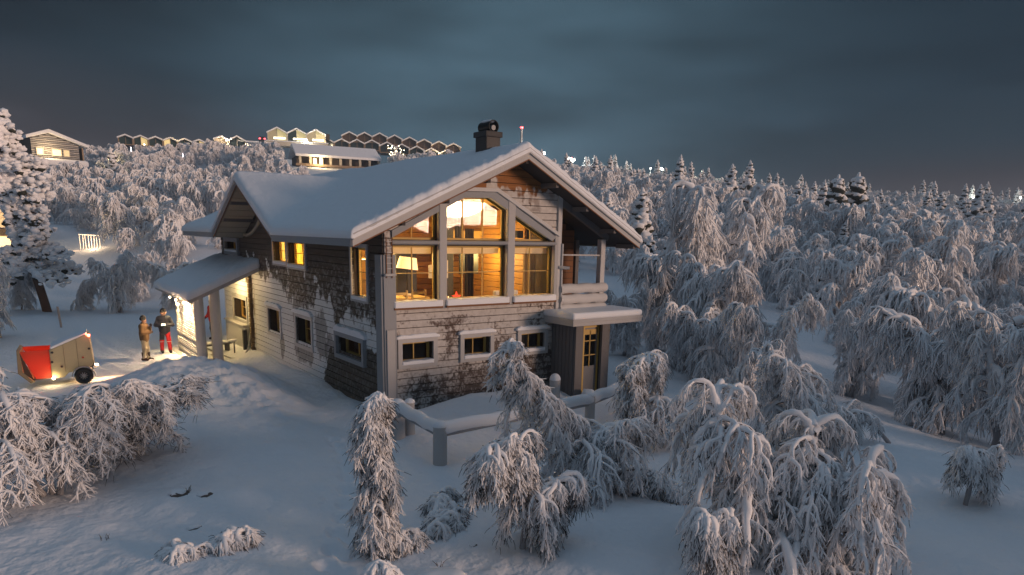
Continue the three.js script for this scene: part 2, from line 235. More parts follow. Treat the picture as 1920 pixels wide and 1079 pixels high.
// ---- rime on the walls, with its own ragged outline
const rimeMask = new Float32Array(2048 * 1024);
const W_ = 16.4, leftTex = dataTex(2048, 1024, (u, v) => {
  const z = -W_ + u * W_, y = -0.6 + v * 7.05;
  const grain = fbm(z * 1.5, y * 42, 3, 3), fine = fbm(z * 14, y * 14, 5, 3), board = hash(Math.floor((y + 0.6) / 0.2), Math.floor((z + 40) / 3.7 + hash(Math.floor((y + 0.6) / 0.2), 3, 3)), 5);
  let wood = mix3([0.050, 0.037, 0.028], [0.125, 0.098, 0.075], grain * 0.75 + board * 0.3 - 0.05);
  wood = mix3(wood, [0.19, 0.18, 0.16], 0.55 * ss(0.45, 0.75, fine) * ss(3.9, 2.6, y));
  const edge = lerpTab([[-16.4, 3.6], [-10.7, 3.3], [-8.9, 3.08], [-7.4, 2.95], [-5.6, 2.75], [-4, 2.7], [-2.9, 2.45], [-2.3, 2.55], [-1.2, 2.25], [0, 2.2]], z);
  const speck = (fbm(z * 22, y * 17, 9, 3) - 0.5), rag = (fbm(z * 1.3 + 9, y * 0.8, 1, 4) - 0.5) * 1.7 + (fbm(z * 5, y * 2.4, 8, 5) - 0.5) * 1.1 + speck * 0.35;
  let s = ss(-0.10, 0.14, edge - y + rag);
  const flakes = fbm(z * 3.2 + 70, y * 2.6 + 11, 2, 5); if (y < 4.1) s = Math.max(s, ss(0.68, 0.73, flakes)); s = Math.max(s, 0.30 * ss(0.5, 0.62, fbm(z * 9 + 3, y * 13, 5, 4)) * ss(4.4, 2.9, y));
  // bare boards low down by the corner, and patches between the windows
  const low = ss(0.05, 0.1, (1.25 - y) * 0.5 + (z + 4.1) * 0.55 - Math.max(0, y - 1.4) * 2 + rag * 0.45) * ss(1.75, 1.65, y + rag * 0.3);
  s *= 1 - low;
  for (const [cz, cy, rz, ry] of [[-6.95, 2.0, 0.24, 0.75], [-7.0, 1.15, 0.2, 0.5], [-4.55, 1.9, 0.55, 0.85], [-6.1, 0.75, 0.75, 0.35], [-8.6, 0.75, 0.24, 0.55], [-3.2, 2.1, 0.2, 0.3], [-3.9, 1.4, 0.4, 0.5]]) { const q = ((z - cz) / rz) ** 2 + ((y - cy) / ry) ** 2; s *= 1 - 0.62 * ss(0.25, -0.3, q - 1 + rag * 1.6); }
  const rust = ss(0.5, 0.1, Math.abs(z + 12.1)) * ss(0.42, 0.6, fbm(z * 8, y * 3, 4, 3)); 
  const wall = mix3(wood, [0.20, 0.10, 0.03], rust * 0.8 * ss(4, 3, y));
  const white = mix3([0.66, 0.67, 0.67], [0.82, 0.83, 0.84], fine * 0.7 + 0.3 * grain);
  rimeMask[Math.floor(v * 1024) * 2048 + Math.floor(u * 2048)] = s * (0.75 + 0.25 * fine);
  return mix3(wall, white, s * (1 - 0.85 * rust * ss(4, 3.4, y)));
}, true);
const frontTex = dataTex(1024, 1024, (u, v) => {
  const x = u * 5.93, y = -0.6 + v * 7.1;
  const grain = fbm(x * 1.4, y * 44, 13, 3), fine = fbm(x * 16, y * 16, 15, 3), big = fbm(x * 0.8 + 3, y * 1.1 + 4, 3, 4), mid = fbm(x * 3.4 + 30, y * 4.2 + 14, 6, 5);
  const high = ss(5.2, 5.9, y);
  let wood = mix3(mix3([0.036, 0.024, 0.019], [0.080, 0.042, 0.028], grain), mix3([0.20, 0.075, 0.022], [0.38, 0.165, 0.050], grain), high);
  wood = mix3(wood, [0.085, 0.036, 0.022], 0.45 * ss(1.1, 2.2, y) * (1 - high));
  const speck = fbm(x * 26, y * 22, 19, 3) - 0.5, rime = mix3([0.45, 0.415, 0.39], [0.68, 0.65, 0.63], fine * 0.8 + grain * 0.25);
  let cover;
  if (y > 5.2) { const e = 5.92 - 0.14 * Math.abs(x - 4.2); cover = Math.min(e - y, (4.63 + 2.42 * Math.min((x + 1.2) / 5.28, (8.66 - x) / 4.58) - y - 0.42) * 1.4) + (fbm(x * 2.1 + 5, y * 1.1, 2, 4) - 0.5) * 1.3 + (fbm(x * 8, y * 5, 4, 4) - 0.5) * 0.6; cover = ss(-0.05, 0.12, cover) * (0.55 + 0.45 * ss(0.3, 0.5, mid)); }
  else {
    let c = 0.80 + (mid - 0.5) * 1.6 + (fine - 0.5) * 0.8 + (big - 0.5) * 0.9;
    c -= 1.15 * ss(1.3, 0.4, y) * (0.35 + 0.65 * ss(0.2, 3, x)) + 0.7 * ss(2.6, 5.5, x) * ss(1.6, 0.8, y);
    for (const [cx, cy, rx, ry, k] of [[2.0, 1.7, 0.33, 0.7, 0.85], [3.75, 1.6, 0.5, 0.5, 0.6], [2.2, 2.35, 0.35, 0.1, 1.3], [1.7, 2.25, 0.5, 0.09, 0.9], [2.35, 2.8, 0.3, 0.09, 1.3], [4.0, 1.0, 0.9, 0.5, 0.5], [0.22, 1.7, 0.06, 0.6, 1.2]]) c -= k * Math.exp(-(((x - cx) / rx) ** 2) - (((y - cy) / ry) ** 2));
    cover = Math.max(ss(-0.15, 0.6, c + speck * 0.9) * 0.94, 0.10 + 0.42 * ss(0.42, 0.72, mid + speck * 0.8) + 0.22 * ss(0.05, 0, ((y + 0.6) / 0.2) % 1 - 0.0));
  }
  return mix3(wood, rime, cover);
}, true);
const surfaceBump = frostBump.clone(); surfaceBump.repeat.set(20, 8); surfaceBump.needsUpdate = true;
const rimeBump = dataTex(2048, 1024, (u, v) => rimeMask[Math.floor(v * 1024) * 2048 + Math.floor(u * 2048)]);
const leftMat = new THREE.MeshStandardMaterial({ map: leftTex, roughness: 0.85, bumpMap: rimeBump, bumpScale: 0.03 });
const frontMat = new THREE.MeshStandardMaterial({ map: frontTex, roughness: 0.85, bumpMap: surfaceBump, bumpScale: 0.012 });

// ---- roof line
const RX = 4.08, RY = 7.05, EL = -1.2, ER = 8.66, EY = 4.63, ZF = 0.8, ZB = -18.2, CZ = -9.0, CY = 6.48, CW = 3.72; // underside ridge, eaves, front and back rake; cross gable
const under = (x) => x < RX ? EY + (RY - EY) * (x - EL) / (RX - EL) : EY + (RY - EY) * (ER - x) / (ER - RX);
const underX = (z) => EY + (CY - EY) * (1 - Math.abs(z - CZ) / CW);

// ---- walls and their openings
const Wl = [ // left wall openings (z, y)
  rect(-9.0, 3.78, -7.62, 4.58), rect(-7.42, 3.74, -5.75, 4.56),      // paired bedroom windows
  rect(-1.98, 3.10, -0.98, 4.52),                                       // tall corner window
  rect(-15.5, 4.02, -13.7, 4.40),                                       // little gable window
  rect(-14.9, 1.15, -12.95, 2.05), rect(-10.0, 1.12, -8.65, 2.02), rect(-6.9, 1.1, -5.45, 2.05), rect(-3.15, 1.30, -1.28, 1.86)];
const leftOutline = [[-W_, -0.6], [0, -0.6], [0, under(0) - 0.06], [CZ + CW * 0.65, under(0) - 0.03], [CZ, underX(CZ) - 0.03], [CZ - CW * 0.65, under(0) - 0.03], [-W_, under(0) - 0.06]];
boardWall('wall', leftOutline, Wl, onLeft, leftMat, 0.26, -0.6, 0.2, 'brown board wall half covered by white rime');
const frontOpen = [rect(0.45, 1.42, 1.42, 2.0), rect(2.44, 1.42, 3.36, 2.0), rect(4.50, 1.44, 5.42, 1.98),
  [[0.2, 3.0], [5.76, 3.0], [5.76, 4.9], [3.5, 6.08], [2.4, 6.05], [0.2, 5.0]]];
const uF = (x) => under(x) - 0.03;
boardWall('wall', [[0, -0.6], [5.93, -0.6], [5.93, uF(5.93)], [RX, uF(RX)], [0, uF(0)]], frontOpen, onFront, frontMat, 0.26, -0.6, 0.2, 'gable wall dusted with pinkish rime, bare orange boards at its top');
// plain walls that close the house
part(house, 'wall', box(0.26, 5.2, W_ - 1.5, 7.67, 2.0, -W_ / 2 - 0.7), M.core);
part(house, 'wall', (() => { const g = extr([[0.01, -0.6], [7.79, -0.6], [7.79, uF(7.79)], [RX, uF(RX)], [0.01, uF(0.01)]], 0.24); g.translate(0, 0, -W_ - 0.01); return g; })(), M.core);
part(house, 'floor', box(7.25, 0.2, W_ - 0.6, 3.9, 2.22, -W_ / 2), M.woodDark);
part(house, 'floor', box(7.25, 0.1, W_ - 0.6, 3.9, -0.2, -W_ / 2), M.woodDark);
// loggia: side wall, back wall with bare boards, floor, posts, snowed-up log rails
{
  const g = extr([[5.93, 2.32], [7.6, 2.32], [7.6, uF(7.6)], [5.93, uF(5.93)]], 0.12); g.translate(0, 0, -1.32); const w = part(house, 'wall', g, M.core, 'bare red-brown back wall of the balcony');
  for (let y = 2.34; y < 5.7; y += 0.2) { const xr = Math.min(7.58, RX + (ER - RX) * (RY - 0.06 - y - 0.2) / (RY - EY)); if (xr > 6) part(w, 'plank', box(xr - 5.94, 0.185, 0.03, (xr + 5.94) / 2, y + 0.09, -1.18), M.redBrown); }
  const s = part(house, 'wall', box(0.16, 3.2, 1.0, 5.86, 3.9, -0.78), M.core); for (let y = 2.34; y < 5.4; y += 0.2) part(s, 'plank', box(0.03, 0.185, 1.1, 5.955, y + 0.09, -0.62), M.redBrown);
  part(house, 'balcony_floor', box(1.86, 0.2, 1.18, 6.86, 2.42, -0.62), M.trimDark);
  part(house, 'post', box(0.2, 3.3, 0.2, 7.78, 3.2, -0.02, 0.02), M.rimed, 'rime-white balcony corner post');
  part(house, 'post', box(0.16, 2.6, 0.16, 7.72, 3.5, -1.2, 0.02), M.trimDark);
  part(house, 'window_bar', beam(V(6.0, 4.36, 0.02), V(7.72, 4.34, 0.02), 0.04, 0.045), M.rimed);
  part(house, 'gable_beam', beam(V(5.9, uF(5.9) - 0.04, 0.03), V(8.0, uF(8.0) - 0.04, 0.03), 0.12, 0.24), M.trimDark);
  const logs = [[3.30, 0.17], [2.97, 0.17], [2.68, 0.15]];
  for (const [y, r] of logs) { const pts = []; for (let i = 0; i <= 8; i++) pts.push(V(5.98 + 1.9 * i / 8, y + 0.012 * Math.sin(i * 2.1 + y * 9), 0.05)); const t = new THREE.TubeGeometry(new THREE.CatmullRomCurve3(pts), 24, r * 0.92, 14), e = new THREE.SphereGeometry(r * 0.92, 14, 10); e.translate(7.88, y + 0.012 * Math.sin(16.8 + y * 9), 0.05); part(house, 'railing_log', [t, e], M.rimed, 'thick balcony rail log coated in snow'); }
}
// ---- roof: boarded slabs, barge boards, fascias, purlins, snow
{
  const T = 0.16, chev = (a, b, c, t) => [[a[0], a[1]], [b[0], b[1]], [c[0], c[1]], [c[0], c[1] + t], [b[0], b[1] + t * 1.05], [a[0], a[1] + t]];
  const slabs = [[ZB + 0.04, CZ - CW, 0], [CZ + CW, ZF - 0.04, 0], [CZ - CW, CZ + CW, 1]].map(([z0, z1, cut]) => { const g = extr(cut ? [[0.3, under(0.3)], [RX, RY], [ER, EY], [ER, EY + T], [RX, RY + T * 1.05], [0.3, under(0.3) + T]] : chev([EL, EY], [RX, RY], [ER, EY], T), z1 - z0); g.translate(0, 0, z0); return g; });
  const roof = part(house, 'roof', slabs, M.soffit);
  const c = extr(chev([CZ - CW, EY], [CZ, CY], [CZ + CW, EY], T), 4.2); c.translate(0, 0, -2.98); c.rotateY(-Math.PI / 2); // local z -> -x
  part(roof, 'cross_gable', c, M.soffit);
  const barge = (a, b, out, name = 'barge_board') => { // a two-step board from a (low) to b (ridge), facing out
    const up = 0.26, o2 = out.clone().multiplyScalar(0.05), d = V().subVectors(b, a).normalize();
    const q = (lo, hi, th, shift) => { const p = [a.clone().add(V(0, lo, 0)), b.clone().add(V(0, lo, 0)), b.clone().add(V(0, hi, 0)), a.clone().add(V(0, hi, 0))].map((v) => v.add(out.clone().multiplyScalar(shift))), n = out.clone().multiplyScalar(th), P = [...p, ...p.map((v) => v.clone().add(n))], F = [[4, 5, 6, 7], [0, 3, 2, 1], [0, 1, 5, 4], [1, 2, 6, 5], [2, 3, 7, 6], [3, 0, 4, 7]], pos = [], uv = []; for (const f of F) for (const k of [0, 1, 2, 0, 2, 3]) { const v = P[f[k]]; pos.push(v.x, v.y, v.z); uv.push((v.x + v.z) / 2, v.y / 2); } const h = new THREE.BufferGeometry(); h.setAttribute('position', new THREE.Float32BufferAttribute(pos, 3)); h.setAttribute('uv', new THREE.Float32BufferAttribute(uv, 2)); h.computeVertexNormals(); return h; };
    part(roof, name, q(-0.03, 0.15, 0.04, -0.02), M.trim); part(roof, name, q(0.13, 0.285, 0.05, 0.025), M.trim);
    part(roof, 'drip_edge', q(-0.055, -0.025, 0.03, 0.0), M.redBrown);
  };
  const Z = V(0, 0, 1), X = V(-1, 0, 0);
  barge(V(EL - 0.02, EY, ZF), V(RX, RY, ZF), Z); barge(V(ER + 0.02, EY, ZF), V(RX, RY, ZF), Z);
  barge(V(EL, EY, CZ - CW), V(EL, CY, CZ), X); barge(V(EL, EY, CZ + CW), V(EL, CY, CZ), X);
  for (const [z0, z1] of [[ZF, CZ + CW - 0.05], [CZ - CW + 0.05, ZB]]) part(roof, 'fascia', box(0.05, 0.2, Math.abs(z1 - z0) - 0.02, EL - 0.028, EY + 0.07, (z0 + z1) / 2), M.trimGrey);
  part(roof, 'fascia', box(0.05, 0.2, ZF - ZB - 0.02, ER + 0.028, EY + 0.07, (ZF + ZB) / 2), M.trimGrey);
  for (const x of [0.2, 1.5, 2.8, 4.08, 5.2, 6.4, 7.6, 8.5]) part(roof, 'purlin', box(0.1, 0.14, ZF + 0.0, x, under(x) - 0.075, ZF / 2 - 0.05), x > RX ? M.trimDark : M.soffit);
  for (const [k, s] of [[0.3, 1], [0.62, 1], [0.3, -1], [0.62, -1]]) part(roof, 'purlin', box(1.1, 0.12, 0.1, -0.6, underX(CZ + s * CW * k) - 0.065, CZ + s * CW * k), M.trimDark);
  // underside boards and curved bracket in the cross gable, porch light painted as paler tone
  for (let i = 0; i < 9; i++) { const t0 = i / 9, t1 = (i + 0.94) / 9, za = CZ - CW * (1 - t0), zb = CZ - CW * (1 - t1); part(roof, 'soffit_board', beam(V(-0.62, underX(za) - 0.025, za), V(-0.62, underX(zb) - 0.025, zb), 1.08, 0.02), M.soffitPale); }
  const pts = []; for (let i = 0; i <= 12; i++) { const t = i / 12; pts.push(V(-0.08, mix(4.72, 6.02, Math.pow(t, 1.25)) - 0.33 * Math.sin(Math.PI * t) * 0.8, mix(CZ - CW + 0.25, CZ - 0.35, t))); }
  part(roof, 'bracket', new THREE.TubeGeometry(new THREE.CatmullRomCurve3(pts), 30, 0.07, 8), M.soffitPale, 'curved pale bracket in the side gable');
  // snow on the roof: one soft sheet over both ridges, thinning and rounding at the edges
  const sx = 170, sz = 230, x0 = EL - 0.12, x1 = ER + 0.12, zb = ZB - 0.05, zf = ZF + 0.11, P = [], idx = [], U = [];
  const topMain = (x) => under(Math.max(EL, Math.min(ER, x))) + T * 1.02, smax = (a, b, k) => { const h = Math.max(0, Math.min(1, 0.5 + (a - b) / (2 * k))); return b + (a - b) * h + k * h * (1 - h); };
  const topAt = (x, z) => { const m = topMain(x); const zz = Math.abs(z - CZ); return x < RX && zz < CW ? { y: Math.max(m, underX(z) + T), s: smax(m, underX(z) + T, 0.28) } : { y: m, s: smax(m, underX(CZ + Math.min(zz, CW + 0.5)) + T - (zz > CW ? 0.2 : 0), 0.28) * (x < RX ? 1 : 0) + (x < RX ? 0 : m) }; };
  const gx = [], gz = []; for (let i = 0; i <= sx; i++) gx.push(mix(x0, x1, i / sx)); for (let j = 0; j <= sz; j++) gz.push(mix(zb, zf, j / sz));
  const edge = (x, z) => Math.min(x - x0, x1 - x, z - zb, zf - z), n = gx.length;
  for (const z of gz) for (const x of gx) {
    const e = Math.min(1, edge(x, z) / 0.24), rnd = Math.sqrt(Math.max(0, 1 - (1 - e) * (1 - e))), t = topAt(x, z);
    const ridgeSoft = 0.16 * Math.exp(-(((x - RX) / 0.5) ** 2)), th = 0.26 + 0.12 * (fbm(x * 0.8 + 9, z * 0.5 + 30, 0, 4) - 0.5) + 0.03 * (fbm(x * 5, z * 5, 0, 2) - 0.5) + (zf - z < 0.5 ? 0.13 * (fbm(x * 6, z * 5, 0, 4) - 0.4) : 0);
    P.push(x, Math.max(t.y + 0.012, t.s - ridgeSoft * 0.6) + rnd * th, z); U.push(x / 3, z / 3);
  }
  for (let j = 0; j < gz.length - 1; j++) for (let i = 0; i < n - 1; i++) { const a = j * n + i; idx.push(a, a + n, a + 1, a + 1, a + n, a + n + 1); }
  const base = P.length / 3, loop = []; for (let i = 0; i < n; i++) loop.push(i); for (let j = 1; j < gz.length; j++) loop.push(j * n + n - 1); for (let i = n - 2; i >= 0; i--) loop.push((gz.length - 1) * n + i); for (let j = gz.length - 2; j > 0; j--) loop.push(j * n);
  for (const k of loop) { const x = P[k * 3], z = P[k * 3 + 2]; P.push(Math.max(EL + 0.0, Math.min(ER, x)), P[k * 3 + 1] - 0.03, Math.max(ZB + 0.05, Math.min(ZF, z))); U.push(x / 3, z / 3 + 0.1); }
  loop.forEach((k, i) => { const m = loop[(i + 1) % loop.length], a = base + i, b = base + (i + 1) % loop.length; idx.push(k, m, a, m, b, a); });
  const s = new THREE.BufferGeometry(); s.setAttribute('position', new THREE.Float32BufferAttribute(P, 3)); s.setAttribute('uv', new THREE.Float32BufferAttribute(U, 2)); s.setIndex(idx); s.computeVertexNormals();
  part(roof, 'roof_snow', s, M.roofSnow, 'smooth deep snow over both ridges');
  // chimney
  const ch = part(house, 'chimney', [box(0.50, 1.3, 0.60, 4.12, 7.2, -1.3, 0.015), box(0.60, 0.16, 0.70, 4.12, 7.86, -1.3, 0.015)], M.chimney, 'black sheet-clad chimney with round cowl');
  for (const x of [4.12]) { const half = new THREE.CylinderGeometry(0.17, 0.17, 0.6, 24, 1, true); half.rotateX(Math.PI / 2); half.translate(x, 8.08, -1.3); const rim = new THREE.TorusGeometry(0.17, 0.018, 6, 28); rim.translate(x, 8.08, -1.0); part(ch, 'cowl', [half, rim], new THREE.MeshStandardMaterial({ color: 0x16181a, metalness: 0.4, roughness: 0.45, side: THREE.DoubleSide })); const sn = lump(0.17, 4, 0.9, 0.3, 1.8, 0.15, 2); sn.translate(x, 8.24, -1.32); part(ch, 'snow_cap', sn, M.pureSnow); part(ch, 'flue', (() => { const c = new THREE.CylinderGeometry(0.075, 0.075, 0.1, 16); c.rotateX(Math.PI / 2); c.translate(x + 0.02, 8.05, -1.08); return c; })(), M.trim); }
}
// ---- corner post with frost ladder, corner boards, drainpipe
{
  const p = part(house, 'corner_post', [box(0.36, 4.85, 0.14, 0.08, 1.95, 0.09, 0.012), box(0.14, 4.85, 0.36, -0.09, 1.95, -0.06, 0.012)], M.trimGrey, 'broad frosted corner post');
  part(p, 'cover_board', box(0.24, 2.9, 0.05, 0.07, 0.95, 0.18, 0.01), M.trim); for (let k = 0; k < 6; k++) part(p, 'rung', box(0.15, 0.022, 0.03, 0.06, 4.02 + k * 0.14, 0.18), M.rimed); for (const x of [-0.02, 0.14]) part(p, 'rail', box(0.02, 1.05, 0.02, x, 4.3, 0.18), M.redBrown);
  part(p, 'frost_band', box(0.34, 0.07, 0.1, 0.07, 3.86, 0.2, 0.03), M.rimed);
  part(house, 'corner_board', box(0.16, 3.7, 0.08, 5.9, 4.3, 0.06, 0.01), M.rimed); part(house, 'corner_board', box(0.14, 2.6, 0.07, 5.9, 1.15, 0.055, 0.01), M.trim);
  part(house, 'drainpipe', [cyl(0.035, 0.035, 2.2, 6.0, 2.5, 0.12, 10), bar(V(5.9, 3.98, 0.1), V(6.15, 3.96, 0.32), 0.05, 10)], M.rimed, 'rimed drainpipe with stub spout');
}
// ---- the great gable window: six glazed bays between timbers
{
  const cas = [[0.2, 3.0], [5.76, 3.0], [5.76, 4.9], [3.5, 6.08], [2.4, 6.05], [0.2, 5.0]];
  const fr = [[0.2, 5.0], [0.2, 4.82], [2.43, 5.93], [3.3, 5.96], [5.6, 4.78], [5.76, 4.9], [3.5, 6.12], [2.4, 6.09]]; const g = extr(fr.reverse(), 0.12); g.translate(0, 0, -0.02);
  const head = part(house, 'window_head', g, M.trimGrey, 'angled frosted head board over the gable window');
  { const pts = [[2.35, 6.11], [3.5, 6.14], [5.84, 4.93], [5.84, 5.02], [3.53, 6.23], [2.38, 6.2]]; const c = extr(pts, 0.14, [], 0.012); c.translate(0, 0, 0); part(head, 'snow_cap', c, M.rimed); }
  const jamb = (x, w) => part(house, 'window_post', [box(w, 3.05 + 0, 0.2, x, 4.42, 0.02, 0.03)], M.trim, 'thick frosted timber between the glazed bays');
  jamb(1.735, 0.25); jamb(4.05, 0.27); part(house, 'window_post', box(0.14, 2.0, 0.16, 5.79, 4.0, 0.02, 0.02), M.trim);
  for (const [a, b] of [[0.2, 1.68], [1.84, 4.0], [4.1, 5.78]]) { const t = bar(V(a, 4.70, 0.06), V(b, 4.70, 0.06), 0.055, 12); const tr = part(house, 'transom', [t, box(b - a, 0.12, 0.22, (a + b) / 2, 4.69, -0.12)], M.trimGrey, 'rounded transom log'); }
  for (const [a, b] of [[0.22, 1.66], [1.84, 3.94], [4.16, 5.74]]) { const r = rngOf(a * 100), n = 14, pts = [[a, 2.98]]; for (let i = 0; i <= n; i++) pts.push([mix(a, b, i / n), 3.10 + 0.03 * r()]); pts.push([b, 2.98]); const e = extr(pts.reverse(), 0.4, [], 0.03); e.translate(0, 0, -0.23); part(house, 'window_sill', [box(b - a + 0.06, 0.06, 0.42, (a + b) / 2, 2.95, -0.02)], M.redBrown); part(house, 'sill_snow', e, M.pureSnow); }
  const o = { bare: true, snow: false, depth: -0.2, sash: 0.065, casingMat: M.core };
  const B = [[[0.2, 3.1], [1.62, 3.1], [1.62, 4.63], [0.2, 4.63], [0.9], [3.87]], [[1.86, 3.1], [3.92, 3.1], [3.92, 4.63], [1.86, 4.63], [2.52, 3.2], [3.87]], [[4.18, 3.1], [5.74, 3.1], [5.74, 4.63], [4.18, 4.63], [4.93], [3.87]]];
  for (const [p, q, r, s, mx, my] of B) makeWindow(onFront, [p, q, r, s], { ...o, mx, my });
  makeWindow(onFront, [[0.2, 4.76], [1.62, 4.76], [1.62, 5.55], [0.2, 4.85]], { ...o, mx: [0.9] });
  makeWindow(onFront, [[1.86, 4.76], [3.92, 4.76], [3.92, 5.68], [3.3, 6.0], [2.42, 5.97], [1.86, 5.69]], { ...o, mx: [2.52, 3.2] });
  makeWindow(onFront, [[4.18, 4.76], [5.66, 4.76], [5.66, 4.78], [4.18, 5.54]], { ...o, mx: [4.93] });
  // roller blinds drawn a hand's breadth down
  for (const [a, b] of [[0.27, 1.55], [1.93, 3.85], [4.25, 5.67]]) part(house, 'roller_blind', box(b - a, 0.17, 0.012, (a + b) / 2, 4.475, -0.26), M.blind);
}
// ---- the smaller windows
makeWindow(onLeft, Wl[0], { mx: [-8.31], my: [4.2], curtain: curtainMat, casing: 0.1, depth: -0.22 });
makeWindow(onLeft, Wl[1], { mx: [-6.58], my: [4.17], curtain: curtainMat, casing: 0.1, depth: -0.22 });
makeWindow(onLeft, Wl[2], { my: [3.82], casing: 0.1, depth: -0.2 });
makeWindow(onLeft, Wl[3], { casing: 0.16, proud: 0.12, casingMat: M.trimGrey, label: 'small deep-framed window under the side gable', curtain: curtainMat });
makeWindow(onLeft, Wl[4], { mx: [-13.9], my: [1.6], label: 'window beside the porch', snow: false });
makeWindow(onLeft, Wl[5], { mx: [-9.32], my: [1.58], hood: 0.1, snow: false, casingMat: M.rimed });
makeWindow(onLeft, Wl[6], { mx: [-6.17], my: [1.6], hood: 0.12, snow: false, casingMat: M.rimed });
makeWindow(onLeft, Wl[7], { mx: [-2.2], hood: 0.16, proud: 0.14, casingMat: M.trimGrey, snow: false, depth: -0.24 });
makeWindow(onFront, frontOpen[0], { mx: [0.92], hood: 0.07, proud: 0.1, depth: -0.2 });
makeWindow(onFront, frontOpen[1], { mx: [2.89], hood: 0.07, proud: 0.1, depth: -0.2 });
const w3 = makeWindow(onFront, frontOpen[2], { mx: [4.96], hood: 0.08, proud: 0.1, depth: -0.2, label: 'low window with a slatted blind' });
for (let y = 1.52; y < 1.93; y += 0.03) part(w3, 'blind_slat', box(0.8, 0.016, 0.02, 4.96, y, -0.27), M.charcoal);
// ---- plinth under the porch window, with the ledge
part(house, 'plinth', [box(0.34, 1.6, 2.9, -0.12, 0.2, -14.1, 0.03), box(0.42, 0.06, 3.0, -0.14, 1.02, -14.1, 0.02)], M.rimed, 'pale plinth wall under the porch window');
part(house, 'log_ends', Array.from({ length: 20 }, (_, i) => box(0.16, 0.185, 0.2, -0.09, -0.3 + i * 0.2, -12.15, 0.02)), mat([0.20, 0.13, 0.06]), 'weathered log ends at the corner joint');
part(house, 'kick_board', box(0.05, 0.5, 11.4, -0.06, -0.35, -6.2), M.trim);
// ---- vestibule with canopy, door set back in its front
{
  const v = part(house, 'vestibule', [box(0.09, 2.6, 1.15, 5.80, 1.1, 0.62), box(0.3, 2.6, 0.1, 5.90, 1.1, 1.15, 0.01), box(0.28, 2.6, 0.1, 6.98, 1.1, 1.15, 0.01), box(0.09, 2.6, 1.15, 7.12, 1.1, 0.62), box(1.3, 0.1, 1.1, 6.46, 2.32, 0.6)], M.trimDark, 'grey boarded vestibule');
  for (let z = 0.1; z < 1.1; z += 0.17) part(v, 'plank', box(0.03, 2.55, 0.155, 5.74, 1.08, z + 0.07), M.trimDark);
  part(v, 'door_frame', [box(0.06, 2.2, 0.08, 6.08, 1.15, 1.16), box(0.06, 2.15, 0.08, 6.84, 1.15, 0.99), box(0.72, 0.07, 0.08, 6.47, 2.2, 0.99)], M.ochre);
  part(v, 'reveal', [box(0.04, 2.2, 0.2, 6.1, 1.15, 1.05), box(0.04, 2.2, 0.2, 6.88, 1.15, 1.05), box(0.7, 2.1, 0.02, 6.47, 1.1, 0.5)], M.black);
  const d = part(v, 'door', [box(0.72, 0.9, 0.05, 6.47, 0.5, 0.97), box(0.14, 1.3, 0.05, 6.18, 1.55, 0.97), box(0.07, 1.3, 0.05, 6.8, 1.55, 0.97), box(0.72, 0.1, 0.05, 6.47, 2.12, 0.97)], mat([0.17, 0.17, 0.18], 0.5), 'dark glazed door with ochre bars');
  part(house, 'door_bar', [box(0.03, 1.15, 0.03, 6.5, 1.5, 1.0), box(0.52, 0.03, 0.03, 6.5, 1.75, 1.0), box(0.52, 0.03, 0.03, 6.5, 1.3, 1.0), box(0.52, 0.16, 0.03, 6.5, 2.03, 1.0)], M.ochre);
  for (const [x, w] of [[6.37, 0.24], [6.63, 0.24]]) for (const y of [1.12, 1.52, 1.86]) part(house, 'door_pane', pane(rect(x - w / 2, y - 0.19, x + w / 2, y + 0.19), 0.985), M.glass);
  const c = part(house, 'canopy', [box(2.9, 0.2, 1.42, 6.87, 2.4, 0.72, 0.012), box(2.94, 0.09, 1.46, 6.87, 2.46, 0.72, 0.01)], M.trim, 'flat canopy over the garden door');
  const s = new RoundedBoxGeometry(2.96, 0.2, 1.48, 4, 0.09); const p = s.attributes.position; for (let i = 0; i < p.count; i++) if (p.getY(i) > 0) p.setY(i, p.getY(i) + 0.05 * (fbm(p.getX(i) * 2 + 9, p.getZ(i) * 2 + 9, 0, 3) - 0.4)); s.translate(6.86, 2.59, 0.72); part(c, 'canopy_snow', s, M.pureSnow);
}
